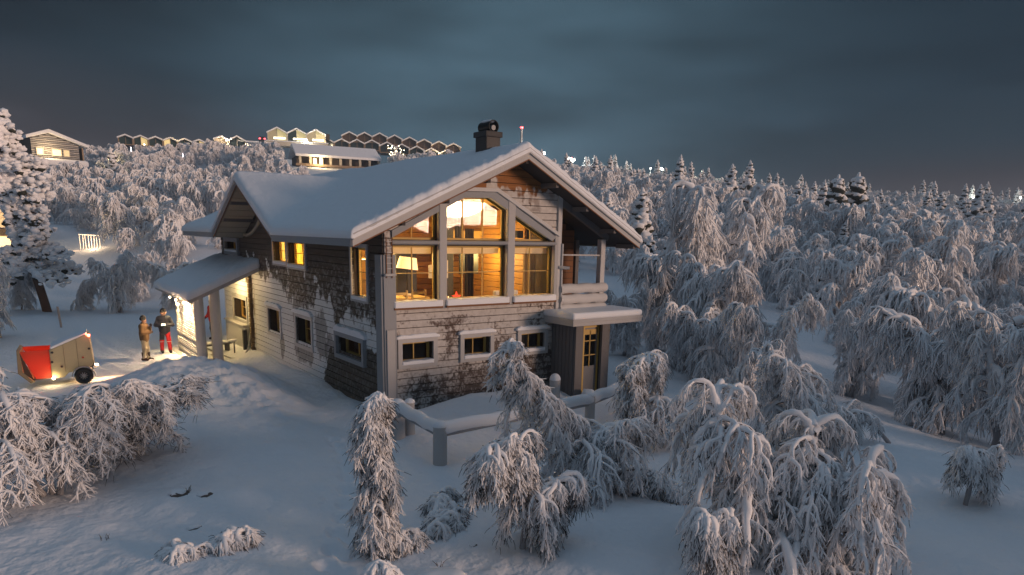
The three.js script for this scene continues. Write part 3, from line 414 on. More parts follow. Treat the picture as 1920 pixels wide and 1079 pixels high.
// ---- porch: lean-to roof on log posts, slatted screen, lamp
{
  const zn = -10.95, zf = -17.6, xo = -2.62, yo = 2.24, yw = 3.42;
  const slab = (t, d0, d1, dy) => { const P = [[0.0, yw + dy], [xo, yo + dy], [xo, yo + dy + t], [0.0, yw + dy + t]], g = extr(P.map(([x, y]) => [x, y]), d0 - d1); g.translate(0, 0, d1); return g; };
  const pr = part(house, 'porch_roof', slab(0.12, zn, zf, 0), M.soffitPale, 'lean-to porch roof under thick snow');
  part(pr, 'edge_board', [beam(V(0.0, yw + 0.06, zn + 0.03), V(xo - 0.02, yo + 0.06, zn + 0.03), 0.05, 0.2), box(0.05, 0.16, zn - zf, xo - 0.03, yo + 0.07, (zn + zf) / 2)], M.trim);
  const nx = 30, nz = 60, P = [], U = [], idx = [];
  for (let j = 0; j <= nz; j++) for (let i = 0; i <= nx; i++) { const u = i / nx, w = j / nz, x = mix(xo - 0.14, -0.02, u), z = mix(zf - 0.08, zn + 0.14, w), e = Math.min(1, Math.min((x - xo + 0.14) / 0.2, (z - zf + 0.08) / 0.2, (zn + 0.14 - z) / 0.22)), r = Math.sqrt(Math.max(0, 1 - (1 - e) ** 2)); P.push(x, yo + 0.13 + (yw - yo) * (Math.max(x, xo) - xo) / -xo + r * (0.28 + 0.12 * (fbm(x * 1.2 + 4, z * 1.2 + 60, 0, 4) - 0.5) + 0.05 * (fbm(x * 6, z * 6, 0, 2) - 0.5)) - 0.02 * (1 - r), z); U.push(x / 3, z / 3); }
  for (let j = 0; j < nz; j++) for (let i = 0; i < nx; i++) { const a = j * (nx + 1) + i; idx.push(a, a + nx + 1, a + 1, a + 1, a + nx + 1, a + nx + 2); }
  const base = P.length / 3, loop = []; for (let i = 0; i <= nx; i++) loop.push(i); for (let j = 1; j <= nz; j++) loop.push(j * (nx + 1) + nx); for (let i = nx - 1; i >= 0; i--) loop.push(nz * (nx + 1) + i); for (let j = nz - 1; j > 0; j--) loop.push(j * (nx + 1));
  for (const k of loop) { P.push(Math.max(xo, P[k * 3]), P[k * 3 + 1] - 0.02, Math.max(zf, Math.min(zn, P[k * 3 + 2]))); U.push(0, 0); } loop.forEach((k, i) => { const m = loop[(i + 1) % loop.length], a = base + i, b = base + (i + 1) % loop.length; idx.push(k, m, a, m, b, a); });
  const s = new THREE.BufferGeometry(); s.setAttribute('position', new THREE.Float32BufferAttribute(P, 3)); s.setAttribute('uv', new THREE.Float32BufferAttribute(U, 2)); s.setIndex(idx); s.computeVertexNormals(); part(pr, 'porch_snow', s, M.roofSnow);
  const post = (x, z, r, h) => { const g = new THREE.CylinderGeometry(r * 0.97, r, h, 18, 12), p = g.attributes.position; for (let i = 0; i < p.count; i++) { const a = Math.atan2(p.getZ(i), p.getX(i)), k = 1 + 0.06 * (fbm(Math.cos(a) * 2 + 9, p.getY(i) * 3 + 9, Math.sin(a) * 2 + 4, 3) - 0.5); p.setX(i, p.getX(i) * k); p.setZ(i, p.getZ(i) * k); } g.computeVertexNormals(); g.translate(x, h / 2 - 0.5, z); part(house, 'porch_post', g, M.rimed, 'round porch log coated in rime'); };
  post(-2.30, -11.1, 0.185, 2.9); post(-1.70, -11.2, 0.20, 3.25);
  part(house, 'porch_floor', box(2.6, 0.12, 6.2, -1.3, -0.22, -14.4), M.trim);
  // screen of rough boards standing under the eave, one board each
  const scr = part(house, 'porch_screen', box(0.06, 2.3, 3.8, -2.28, 0.95, -13.2), M.rimed, 'rough board screen glaring under the porch lamp');
  const r = rngOf(77); for (let y = -0.2; y < 2.06; y += 0.085) part(scr, 'slat', (() => { const g = box(0.05, 0.078, 3.8, -2.34 - 0.035 * r(), y + 0.04, -13.2, 0.012); g.rotateX(0); return g; })(), M.rimed);
}
// ---------------------------------------------------------------- rooms behind the glass
{
  // living room: log lining, sloped board ceiling, partition
  const pg = extr([[0.2, 2.3], [5.75, 2.3], [5.75, under(5.75) - 0.1], [RX, RY - 0.12], [0.2, under(0.2) - 0.08]], 0.12); pg.translate(0, 0, -5.46); const back = part(house, 'partition', pg, M.woodDark, 'log partition at the back of the lit room');
  for (let y = 2.34; y < 6.4; y += 0.2) { const xl = Math.max(0.3, EL + (RX - EL) * (y + 0.35 - EY) / (RY - EY)), xr = Math.min(5.72, ER - (ER - RX) * (y + 0.35 - EY) / (RY - EY)); part(back, 'log', box(xr - xl, 0.19, 0.1, (xr + xl) / 2, y + 0.1, -5.32, 0.03), hash(Math.round(y * 10), 3, 3) > 0.5 ? M.wood : M.woodDark); }
  part(house, 'room_lining', [box(0.04, 2.7, 3.1, 0.285, 3.7, -3.72)].map((g) => g), M.wood).visible = true;
  const side = part(house, 'room_lining', box(0.06, 3.5, 4.0, 5.70, 4.0, -3.35), M.wood); for (let y = 2.34; y < 5.6; y += 0.2) part(side, 'log', box(0.06, 0.19, 4.0, 5.65, y + 0.1, -3.35, 0.02), M.wood);
  for (const s of [0, 1]) { const a = s ? V(RX, RY - 0.3, -2.8) : V(0.25, under(0.25) - 0.2, -2.8), b = s ? V(5.75, under(5.75) - 0.25, -2.8) : V(RX, RY - 0.3, -2.8); part(house, 'ceiling', beam(a, b, 4.9, 0.04), M.woodPale); }
  part(house, 'partition', box(0.1, 2.8, 5.6, 4.2, 3.75, -8.3), M.woodPale); part(house, 'partition', box(5.6, 2.9, 0.1, 2.95, 3.75, -11.2), M.woodPale); part(house, 'partition', box(5.6, 2.9, 0.1, 2.95, 3.75, -13.3), M.woodPale);
  part(house, 'partition', box(7.3, 2.3, 0.1, 3.9, 1.05, -4.9), M.woodDark); part(house, 'partition', box(0.1, 2.3, 4.4, 5.75, 1.05, -2.4), M.woodDark); part(house, 'partition', box(7.3, 2.3, 0.1, 3.9, 1.05, -11.6), M.woodDark);
  // dark stove flue / column, shelf strip
  part(house, 'stove_column', box(0.3, 4.0, 0.3, 3.72, 4.3, -3.0, 0.02), M.charcoal, 'dark stove column in the lit room');
  // upper gallery edge with white boards on the right
  part(house, 'gallery_rail', [box(1.9, 0.12, 0.08, 4.75, 4.98, -3.9), box(1.9, 0.35, 0.05, 4.75, 4.78, -3.92)], M.woodPale);
}
lamp(3.2, 5.72, -1.7, [1, 0.66, 0.21], 36, 4); lamp(1.4, 4.25, -3.6, [1, 0.64, 0.20], 20, 4); lamp(4.9, 4.2, -2.6, [1, 0.64, 0.20], 11, 4);
lamp(1.9, 4.3, -9.0, [1, 0.74, 0.24], 40, 4); lamp(1.9, 4.3, -6.9, [1, 0.74, 0.24], 30, 4); lamp(1.1, 4.2, -0.95, [1, 0.64, 0.20], 5, 4); lamp(1.7, 4.2, -15, [1, 0.7, 0.24], 5.0, 4); lamp(1.9, 1.8, -7.5, [1, 0.6, 0.25], 0.9, 4); lamp(1.9, 1.8, -14, [1, 0.6, 0.25], 2.5, 4);
{
  const warm = (k) => glow([1, 0.70, 0.34], k);
  // dome pendant under the ridge
  const p = thing('pendant_lamp', 'wide glowing dome pendant lamp hanging high in the gable room', 'lamp', [3.2, 5.56, -1.7]); p.scale.setScalar(1.25);
  const pts = []; for (let i = 0; i <= 14; i++) { const t = i / 14; pts.push(new THREE.Vector2(0.02 + 0.72 * Math.sin(t * Math.PI / 2), -0.10 - 0.0 + 0.34 * (1 - Math.cos(t * Math.PI / 2)) )); } part(p, 'lamp_shade', new THREE.LatheGeometry(pts, 36), new THREE.MeshStandardMaterial({ color: 0xfff0d8, emissive: new THREE.Color(1, 0.72, 0.38), emissiveIntensity: 5, side: THREE.DoubleSide, roughness: 0.8 })); part(p, 'cord', cyl(0.008, 0.008, 0.9, 0, 0.2, 0, 6), M.black); part(p, 'bulb', new THREE.SphereGeometry(0.09, 16, 12).translate(0, 0.13, 0), warm(4));
  // white drum floor lamp
  const f = thing('floor_lamp', 'floor lamp with a pale slanted shade at the left of the middle bay', 'lamp', [2.05, 2.34, -2.6]); part(f, 'pole', cyl(0.015, 0.015, 1.5, 0, 0, 0, 8), M.black); part(f, 'foot', cyl(0.16, 0.15, 0.03), M.black); const sh = new THREE.CylinderGeometry(0.26, 0.34, 0.36, 28, 1, true); sh.rotateZ(-0.12); sh.translate(0, 1.68, 0); part(f, 'lamp_shade', sh, new THREE.MeshStandardMaterial({ color: 0xfff0dd, emissive: new THREE.Color(1, 0.66, 0.30), emissiveIntensity: 0.75, side: THREE.DoubleSide }));
  // wall shelf with a light strip, books and hanging boards beneath
  const s = thing('lit_shelf', 'long wall shelf with a glowing light strip in the left bay', 'shelf', [1.55, 4.08, -5.05]); part(s, 'board', box(2.5, 0.04, 0.34), M.woodPale); part(s, 'light_strip', box(2.46, 0.035, 0.03, 0, -0.035, 0.17), warm(3.0));
  const bk = rngOf(5); for (let x = -1.2; x < 1.15;) { const w = 0.05 + 0.07 * bk(), h = 0.5 + 0.5 * bk(); part(s, 'wall_slat', box(w, h, 0.03, x + w / 2, -0.08 - h / 2, -0.12), bk() > 0.5 ? M.woodPale : bk() > 0.5 ? M.woodDark : M.cloth); x += w + 0.05 * bk(); }
  // kitchen table and chairs behind the left bay
  const tb = thing('dining_table', 'pale wooden table behind the left bay', 'table', [1.45, 2.32, -1.7]); part(tb, 'tabletop', box(1.3, 0.05, 0.8, 0, 0.74, 0, 0.01), M.woodPale); for (const [x, z] of [[-0.58, -0.33], [0.58, -0.33], [-0.58, 0.33], [0.58, 0.33]]) part(tb, 'leg', box(0.06, 0.72, 0.06, x, 0.36, z), M.woodPale);
  tag(part(scene, 'serving_bowl', new THREE.LatheGeometry([[0.03, 0], [0.12, 0.02], [0.16, 0.08], [0.15, 0.08], [0.11, 0.03]].map(([a, b]) => new THREE.Vector2(a, b)), 20).translate(1.5, 3.09, -1.6), M.cloth), 'pale bowl on the table behind the left bay', 'bowl');
  const chair = (label, x, z, turn, m = M.woodPale) => { const c = thing('dining_chair', label, 'chair', [x, 2.32, z], turn, 'chairs in the lit room'); part(c, 'seat', box(0.44, 0.04, 0.42, 0, 0.45, 0, 0.01), m); for (const [a, b, h] of [[-0.2, 0.19, 0.45], [0.2, 0.19, 0.45], [-0.2, -0.19, 1.05], [0.2, -0.19, 1.05]]) part(c, 'leg', box(0.045, h, 0.045, a, h / 2, b), m); for (const y of [0.62, 0.79, 0.96]) part(c, 'slat', box(0.4, 0.06, 0.02, 0, y, -0.19), m); return c; };
  chair('ladder-back chair close to the left bay glass, its back to the window', 0.75, -0.75, Math.PI); chair('ladder-back chair at the right end of the table', 1.42, -0.85, Math.PI * 0.95); chair('chair beyond the table, facing the window', 1.3, -2.5, 0);
  // dark cupboard, hanging curtains and a bookcase that break up the bright walls
  const cu = thing('cupboard', 'dark tall cupboard standing behind the middle bay', 'cupboard', [2.55, 2.32, -3.9]); part(cu, 'body', box(0.75, 2.0, 0.5, 0, 1.0, 0, 0.01), M.charcoal); for (const x of [-0.19, 0.19]) part(cu, 'door', box(0.36, 1.9, 0.03, x, 1.0, 0.26, 0.005), M.black);
  const dr = thing('dresser', 'low dark dresser under the shelf in the left bay', 'dresser', [1.3, 2.32, -4.9]); part(dr, 'body', box(2.1, 1.05, 0.5, 0, 0.52, 0, 0.01), mat([0.07, 0.035, 0.012])); for (let i = 0; i < 4; i++) part(dr, 'drawer', box(0.48, 0.4, 0.03, -0.77 + i * 0.515, 0.75, 0.26, 0.01), mat([0.11, 0.055, 0.018]));
  const dc = (x, y, z, w, h, l) => { const g = new THREE.PlaneGeometry(w, h, 40, 1), q = g.attributes.position; for (let i = 0; i < q.count; i++) q.setZ(i, 0.04 * Math.sin(q.getX(i) * 60)); g.computeVertexNormals(); g.translate(x, y, z); tag(part(scene, 'curtain', g, new THREE.MeshStandardMaterial({ color: new THREE.Color().setRGB(0.06, 0.05, 0.045), side: THREE.DoubleSide, roughness: 0.9 })), l, 'curtain'); };
  dc(3.42, 3.8, -1.2, 0.3, 2.6, 'narrow dark curtain hanging in the middle bay'); dc(3.55, 5.25, -2.0, 0.34, 1.2, 'dark banner hanging high in the middle upper bay');
  const cb = thing('cream_board', 'pale leaning board standing behind the middle bay', 'board', [3.05, 3.75, -2.4], -0.15); part(cb, 'panel', extr([[-0.35, -0.2], [0.3, -0.2], [0.3, 0.36], [-0.35, 0.2]], 0.03), M.cloth);
  const so = thing('sofa', 'cream sofa back showing low in the right bay', 'sofa', [4.55, 2.32, -1.15]); part(so, 'backrest', box(0.9, 0.4, 0.16, 0, 0.72, 0.3, 0.05), M.cloth); part(so, 'seat', box(0.9, 0.28, 0.7, 0, 0.3, -0.15, 0.05), M.cloth); for (const x of [-0.5, 0.5]) part(so, 'armrest', box(0.14, 0.5, 0.8, x, 0.35, -0.1, 0.05), M.cloth);
  const tv = thing('wall_screen', 'dark screen hanging on the side wall of the right bay', 'television', [4.55, 3.9, -3.0], 0); part(tv, 'panel', box(0.75, 0.75, 0.05, 0, 0.1, 0, 0.01), M.black); part(tv, 'mount', box(0.06, 1.9, 0.06, 0, -0.65, -0.06), M.charcoal);
  const sp = thing('loudspeaker', 'black speaker on the gallery edge in the right upper bay', 'speaker', [5.05, 4.86, -0.9]); part(sp, 'cabinet', box(0.24, 0.22, 0.2, 0, 0.1, 0, 0.03), M.black); part(sp, 'grille', box(0.2, 0.18, 0.01, 0, 0.1, 0.105), M.charcoal);
  for (const [x, y, z, w, h, l] of [[1.95, 4.95, -5.22, 0.55, 0.75, 'dark framed picture high on the log wall, left upper bay'], [2.75, 4.75, -5.22, 0.3, 0.8, 'narrow dark picture on the log wall, middle upper bay']]) { const q = thing('picture', l, 'picture', [x, y, z]); part(q, 'frame', ring(rect(-w / 2, -h / 2, w / 2, h / 2), rect(-w / 2 + 0.03, -h / 2 + 0.03, w / 2 - 0.03, h / 2 - 0.03), 0.03, 0), M.black); part(q, 'print', box(w - 0.05, h - 0.05, 0.01, 0, 0, 0.008), M.charcoal); }
  // star ornament and candle holder on the sill of the middle bay
  const st = thing('star_ornament', 'red glowing star ornament on a stand in the middle bay', 'ornament', [2.55, 3.13, -0.55]); const sg = []; for (let i = 0; i < 10; i++) { const a = i * Math.PI / 5 + Math.PI / 2, r = i % 2 ? 0.06 : 0.16; sg.push([Math.cos(a) * r, Math.sin(a) * r]); } part(st, 'star', extr(sg, 0.05), glow([1, 0.06, 0.02], 1.1, [0.6, 0.03, 0.02])); part(st, 'stand', cyl(0.008, 0.008, 0.3, 0, -0.45, 0.02, 6), M.black); part(st, 'foot', box(0.16, 0.02, 0.08, 0, -0.45, 0.02), M.black);
  const ca = thing('candle_arch', 'brass candle arch with small lights in the middle bay', 'candle holder', [2.12, 3.02, -0.5]); part(ca, 'arch', new THREE.TorusGeometry(0.17, 0.014, 6, 20, Math.PI), mat([0.55, 0.36, 0.12], 0.35, { metalness: 0.8 })); part(ca, 'base', box(0.4, 0.03, 0.08), M.woodPale); for (let i = 0; i < 5; i++) part(ca, 'candle_flame', new THREE.SphereGeometry(0.016, 8, 6).translate(-0.14 + i * 0.07, 0.19 - Math.abs(i - 2) * 0.035, 0), warm(6));
  const tl = thing('table_lamp', 'small bright table lamp in the lower left corner of the left bay', 'lamp', [0.42, 3.05, -0.62]); part(tl, 'foot', cyl(0.05, 0.03, 0.1), M.woodDark); part(tl, 'bulb', new THREE.SphereGeometry(0.04, 12, 10).translate(0, 0.15, 0), warm(6));
  const wl = thing('wall_lamp', 'bright wall lamp in the tip of the left upper bay', 'lamp', [0.36, 4.86, -1.1]); part(wl, 'bulb', new THREE.SphereGeometry(0.05, 12, 10), warm(6)); part(wl, 'arm', bar(V(0, 0, 0), V(-0.05, -0.06, -0.1), 0.01, 6), M.black);
  for (const [x, z, l] of [[5.35, -0.7, 'striped curtain gathered at the right edge of the right bay']]) { const g = new THREE.PlaneGeometry(0.5, 2.2, 30, 1), q = g.attributes.position; for (let i = 0; i < q.count; i++) q.setZ(i, 0.05 * Math.sin(q.getX(i) * 50)); g.computeVertexNormals(); g.translate(x, 3.5, z); tag(part(scene, 'curtain', g, new THREE.MeshStandardMaterial({ color: new THREE.Color().setRGB(0.5, 0.36, 0.16), side: THREE.DoubleSide, roughness: 0.9 })), l, 'curtain'); }
}
// ---- porch lamp above the screen
{
  const l = thing('porch_lamp', 'porch lamp under the eave, glaring down the board screen', 'lamp', [-2.72, 2.02, -12.7]); part(l, 'housing', cyl(0.05, 0.09, 0.1, 0, 0.03, 0, 14), M.steel); part(l, 'bulb', new THREE.SphereGeometry(0.055, 14, 10), glow([1, 0.78, 0.42], 20)); part(l, 'bracket', bar(V(0, 0.1, 0), V(0.2, 0.14, 0), 0.015, 6), M.steel);
  for (const z of [-11.9, -13.3, -14.5]) { const s = new THREE.SpotLight(new THREE.Color().setRGB(1, 0.72, 0.33), 30, 0, 0.62, 0.8, 2); s.position.set(-2.66, 2.12, z); s.target.position.set(-2.42, 0, z); s.castShadow = true; s.shadow.radius = 3; scene.add(s, s.target); part(l, 'added_spot_bulb', new THREE.SphereGeometry(0.04, 10, 8).translate(0.06, 0.12, z + 12.7), glow([1, 0.78, 0.42], 20)); }  // added spots and bulbs spread the one porch lamp along the screen
  lamp(-2.76, 2.0, -12.7, [1, 0.64, 0.36], 17, 3);
  const m = thing('ceiling_lamp', 'small ceiling lamp under the porch roof by the window', 'lamp', [-1.0, 2.72, -13.4]); part(m, 'housing', cyl(0.1, 0.1, 0.05, 0, 0.03, 0, 16), M.steel); part(m, 'bulb', new THREE.SphereGeometry(0.06, 14, 10), glow([1, 0.76, 0.34], 8));
  lamp(-1.0, 2.72, -13.4, [1, 0.70, 0.30], 14, 3);
}
// ---- hose, tap post, low bench under the porch
{
  const pts = [V(-0.14, 0.75, -12.25), V(-0.45, 0.1, -11.8), V(-0.95, -0.12, -11.6), V(-1.4, 0.02, -11.9), V(-1.75, 0.2, -12.4), V(-1.9, 0.3, -12.9)]; tag(part(scene, 'hose', new THREE.TubeGeometry(new THREE.CatmullRomCurve3(pts), 40, 0.03, 8), M.trimGrey), 'pale hose sagging from the house corner to the porch bench', 'hose');
  const b = thing('bench', 'low snow-capped bench between the porch posts', 'bench', [-1.3, -0.16, -13.2], 0.3); part(b, 'seat', box(1.3, 0.06, 0.35, 0, 0.42, 0, 0.01), M.trimDark); for (const x of [-0.5, 0.5]) part(b, 'leg', box(0.06, 0.4, 0.3, x, 0.2, 0), M.trimDark); const s = lump(0.5, 9, 1.3, 0.16, 0.4, 0.3, 3); s.translate(0.05, 0.48, 0); part(b, 'snow_cap', s, M.pureSnow);
  const t = thing('tap_post', 'thin tap post in the lit porch snow', 'tap', [-0.75, -0.2, -12.5]); part(t, 'pole', cyl(0.03, 0.03, 0.62, 0, 0, 0, 8), M.charcoal); part(t, 'spout', box(0.26, 0.05, 0.05, -0.08, 0.6, 0, 0.01), M.trimGrey); const c = lump(0.14, 5, 1.3, 0.4, 1, 0.3, 2); c.translate(-0.06, 0.67, 0); part(t, 'snow_cap', c, M.pureSnow);
  const bp = thing('bin', 'dark narrow bin against the house corner', 'bin', [-0.32, -0.2, -12.45]); part(bp, 'body', box(0.16, 0.95, 0.2, 0, 0.6, 0, 0.03), M.charcoal); part(bp, 'lid', box(0.18, 0.04, 0.22, 0, 1.1, 0, 0.01), M.trimGrey);
}
// ---- snowy rail round the front yard
{
  const y0 = (x, z) => groundY(x, z);
  const f = thing('log_fence', 'low log rail on posts round the front yard, capped with snow', 'fence');
  const stub = (x, z, h, r) => { const b = y0(x, z) - 0.3, g = cyl(r * 1.05, r, h + 0.3, x, b, z, 18), p = part(f, 'post', g, M.trim); const c = new THREE.SphereGeometry(r * 1.12, 18, 8, 0, Math.PI * 2, 0, Math.PI / 2); c.scale(1, 0.75, 1); c.translate(x, b + h + 0.3, z); part(p, 'snow_cap', c, M.pureSnow); };
  stub(-0.74, 2.13, 0.86, 0.17); stub(-0.40, 2.10, 0.82, 0.12); stub(-0.84, 4.33, 0.86, 0.15); stub(3.95, 3.9, 0.86, 0.13); stub(6.4, 3.0, 0.84, 0.13);
  const rail = (a, b) => { part(f, 'rail', bar(a.clone().add(V(0, -0.1, 0)), b.clone().add(V(0, -0.1, 0)), 0.09, 12), M.trimGrey); const pts = []; for (let i = 0; i <= 10; i++) { const p = a.clone().lerp(b, i / 10); p.y += 0.02 * Math.sin(i * 1.7 + a.x); pts.push(p); } const t = new THREE.TubeGeometry(new THREE.CatmullRomCurve3(pts), 30, 0.145, 12), q = t.attributes.position; for (let i = 0; i < q.count; i++) q.setXYZ(i, q.getX(i), q.getY(i) + 0.02 * (fbm(q.getX(i) * 4 + 9, q.getZ(i) * 4 + 9, 0, 3) - 0.5), q.getZ(i)); t.computeVertexNormals(); part(f, 'rail_snow', t, M.pureSnow); };
  const h = (x, z) => V(x, 0.80, z); rail(h(-0.70, 2.13), h(-0.84, 4.33)); rail(h(-0.84, 4.33), h(3.95, 3.9)); rail(h(3.95, 3.9), h(6.4, 3.0));
  const b = thing('bollard', 'grey bollard with a rounded snow cap beside the vestibule', 'bollard', [4.98, 0, 1.2]); part(b, 'post', cyl(0.165, 0.165, 1.3, 0, -0.6, 0, 22), M.trim); const c = new THREE.SphereGeometry(0.17, 22, 12, 0, Math.PI * 2, 0, Math.PI / 2); c.scale(1, 1.15, 1); c.translate(0, 0.70, 0); part(b, 'snow_cap', c, M.pureSnow);
  const s = lump(0.22, 3, 1, 0.7, 1, 0.3, 3); s.translate(6.05, 0.2, 1.55); tag(part(scene, 'snow_lump', s, M.pureSnow), 'small heap of snow at the foot of the garden door', 'snow heap');
  tag(part(scene, 'marker_stake', bar(V(-6.0, -0.1, -24.5), V(-6.06, 0.95, -24.5), 0.05, 8), mat([0.6, 0.45, 0.38])), 'pale marker stake standing in the snow behind the trailer', 'stake');
}
// ---- cargo trailer with open end and red curtain
{
  const X0 = -7.16, Z0 = -9.25, T = -0.1, o = thing('cargo_trailer', 'small beige cargo trailer with a sloped top and a glowing red open end', 'trailer', [X0, groundY(X0 + 0.8, Z0) + 0.02, Z0], T);
  const beige = mat([0.42, 0.36, 0.22], 0.55), W = 1.2;
  const g = extr([[0.0, 0.27], [0.3, 0.27], [0.42, 0.40], [1.06, 0.56], [1.12, 0.68], [1.07, 1.48], [0.99, 1.55], [0.05, 1.14], [0.0, 1.10]], W, [], 0.02); g.translate(0, 0, -W / 2); const body = part(o, 'body', g, beige);
  part(o, 'snow_cap', (() => { const e = extr([[0.04, 1.165], [1.0, 1.57], [1.0, 1.61], [0.5, 1.42], [0.03, 1.20]], W - 0.06, [], 0.02); e.translate(0, 0, -W / 2 + 0.03); return e; })(), M.pureSnow);
  for (const [x, y] of [[0.06, 1.06], [0.03, 0.76], [1.05, 1.12], [0.27, 0.60]]) part(body, 'latch', (() => { const c = new THREE.CylinderGeometry(0.035, 0.035, 0.04, 12); c.rotateX(Math.PI / 2); c.translate(x, y, W / 2 + 0.03); return c; })(), M.black);
  part(body, 'side_reflector', (() => { const c = new THREE.CylinderGeometry(0.03, 0.03, 0.03, 12); c.rotateX(Math.PI / 2); c.translate(0.86, 0.85, W / 2 + 0.03); return c; })(), mat([0.5, 0.05, 0.02], 0.3));
  for (let i = 1; i < 3; i++) part(body, 'panel_seam', beam(V(i * 0.36, 0.42, W / 2 + 0.021), V(i * 0.36, 1.12 + i * 0.155, W / 2 + 0.021), 0.012, 0.012), mat([0.2, 0.17, 0.1]));
  for (const q of [1, -1]) { const w = new THREE.TorusGeometry(0.185, 0.078, 12, 30); w.scale(1, 1, 1.15); w.translate(0.83, 0.26, q * (W / 2 + 0.02)); const tyre = part(o, 'wheel', w, M.black); const sp = []; for (let i = 0; i < 10; i++) { const a = i * Math.PI / 5; sp.push(bar(V(0.83 + 0.02 * Math.cos(a), 0.26 + 0.02 * Math.sin(a), q * (W / 2 + 0.06)), V(0.83 + 0.13 * Math.cos(a), 0.26 + 0.13 * Math.sin(a), q * (W / 2 + 0.05)), 0.013, 6)); } const rim = new THREE.TorusGeometry(0.13, 0.016, 8, 24); rim.translate(0.83, 0.26, q * (W / 2 + 0.05)); const hub = new THREE.CylinderGeometry(0.035, 0.035, 0.1, 14); hub.rotateX(Math.PI / 2); hub.translate(0.83, 0.26, q * (W / 2 + 0.03)); part(tyre, 'rim', [...sp, rim, hub], M.steel); const disc = new THREE.CylinderGeometry(0.13, 0.13, 0.05, 20); disc.rotateX(Math.PI / 2); disc.translate(0.83, 0.26, q * (W / 2 - 0.02)); part(tyre, 'brake_disc', disc, M.charcoal);
    const fe = []; for (let i = 0; i <= 10; i++) { const a = Math.PI * i / 10; fe.push([0.83 + 0.33 * Math.cos(a), 0.26 + 0.31 * Math.sin(a)]); } for (let i = 10; i >= 0; i--) { const a = Math.PI * i / 10; fe.push([0.83 + 0.30 * Math.cos(a), 0.26 + 0.285 * Math.sin(a)]); } const fg = extr(fe, 0.22); fg.translate(0, 0, q * W / 2 + (q > 0 ? -0.07 : -0.15)); part(o, 'mudguard', fg, M.trimGrey); }
  part(o, 'axle', bar(V(0.83, 0.26, -W / 2), V(0.83, 0.26, W / 2), 0.03, 8), M.charcoal); part(o, 'bumper', box(0.14, 0.07, W, 1.08, 0.58, 0, 0.02), M.black); part(o, 'number_plate', box(0.012, 0.11, 0.4, 1.135, 0.78, 0.25), M.cloth);
  part(o, 'end_curtain', extr([[-0.80, 1.12], [-0.44, 0.25], [-0.01, 0.25], [-0.01, 1.12]].reverse(), 0.02).translate(0, 0, W / 2 - 0.06), new THREE.MeshPhysicalMaterial({ color: new THREE.Color().setRGB(0.72, 0.085, 0.03), roughness: 1, transmission: 0.55, thickness: 0 }), 'translucent red curtain glowing from within');
  part(o, 'end_curtain', extr([[-0.80, 1.12], [-0.44, 0.25], [-0.01, 0.25], [-0.01, 1.12]].reverse(), 0.02).translate(0, 0, -W / 2 + 0.04), mat([0.5, 0.07, 0.03], 0.9));
  const hatch = extr([[-0.84, 1.17], [-0.78, 1.13], [-0.76, 0.5], [-0.50, 0.16], [-0.58, 0.14], [-0.87, 0.46]].reverse(), W, [], 0.01); hatch.translate(0, 0, -W / 2); part(o, 'hatch', hatch, mat([0.26, 0.20, 0.12], 0.7), 'hatch of the open end');
  part(o, 'hatch_lining', extr([[-0.78, 1.12], [-0.48, 0.2], [-0.72, 0.45]], 0.03).translate(0, 0, W / 2 - 0.02), mat([0.07, 0.04, 0.025])); part(o, 'floor', box(0.5, 0.04, W - 0.1, -0.25, 0.23, 0), M.charcoal);
  const O = (x, y, z) => V(x, y, z).applyAxisAngle(V(0, 1, 0), T).add(o.position); let q;
  part(o, 'interior_light', new THREE.SphereGeometry(0.045, 10, 8).translate(-0.28, 0.5, 0.22), glow([1, 0.25, 0.12], 10)); q = O(-0.28, 0.5, 0.22); lamp(q.x, q.y, q.z, [1, 0.16, 0.05], 1.7, 2.2);
  part(o, 'tail_light', new THREE.SphereGeometry(0.045, 10, 8).translate(1.07, 1.53, W / 2 - 0.02), glow([1, 0.12, 0.06], 18)); q = O(1.10, 1.58, W / 2 + 0.02); lamp(q.x, q.y, q.z, [1, 0.12, 0.06], 0.7, 2);
  part(o, 'work_light', new THREE.SphereGeometry(0.045, 10, 8).translate(0.02, 0.25, W / 2 + 0.06), glow([1, 0.82, 0.45], 22)); q = O(0.02, 0.25, W / 2 + 0.06); lamp(q.x, q.y, q.z, [1, 0.74, 0.36], 0.8, 2);
  part(o, 'under_light', new THREE.SphereGeometry(0.045, 10, 8).translate(1.2, 0.5, 0.1), glow([1, 0.6, 0.3], 14)); q = O(1.25, 0.5, 0.1); lamp(q.x, q.y, q.z, [1, 0.55, 0.27], 5, 2);
}
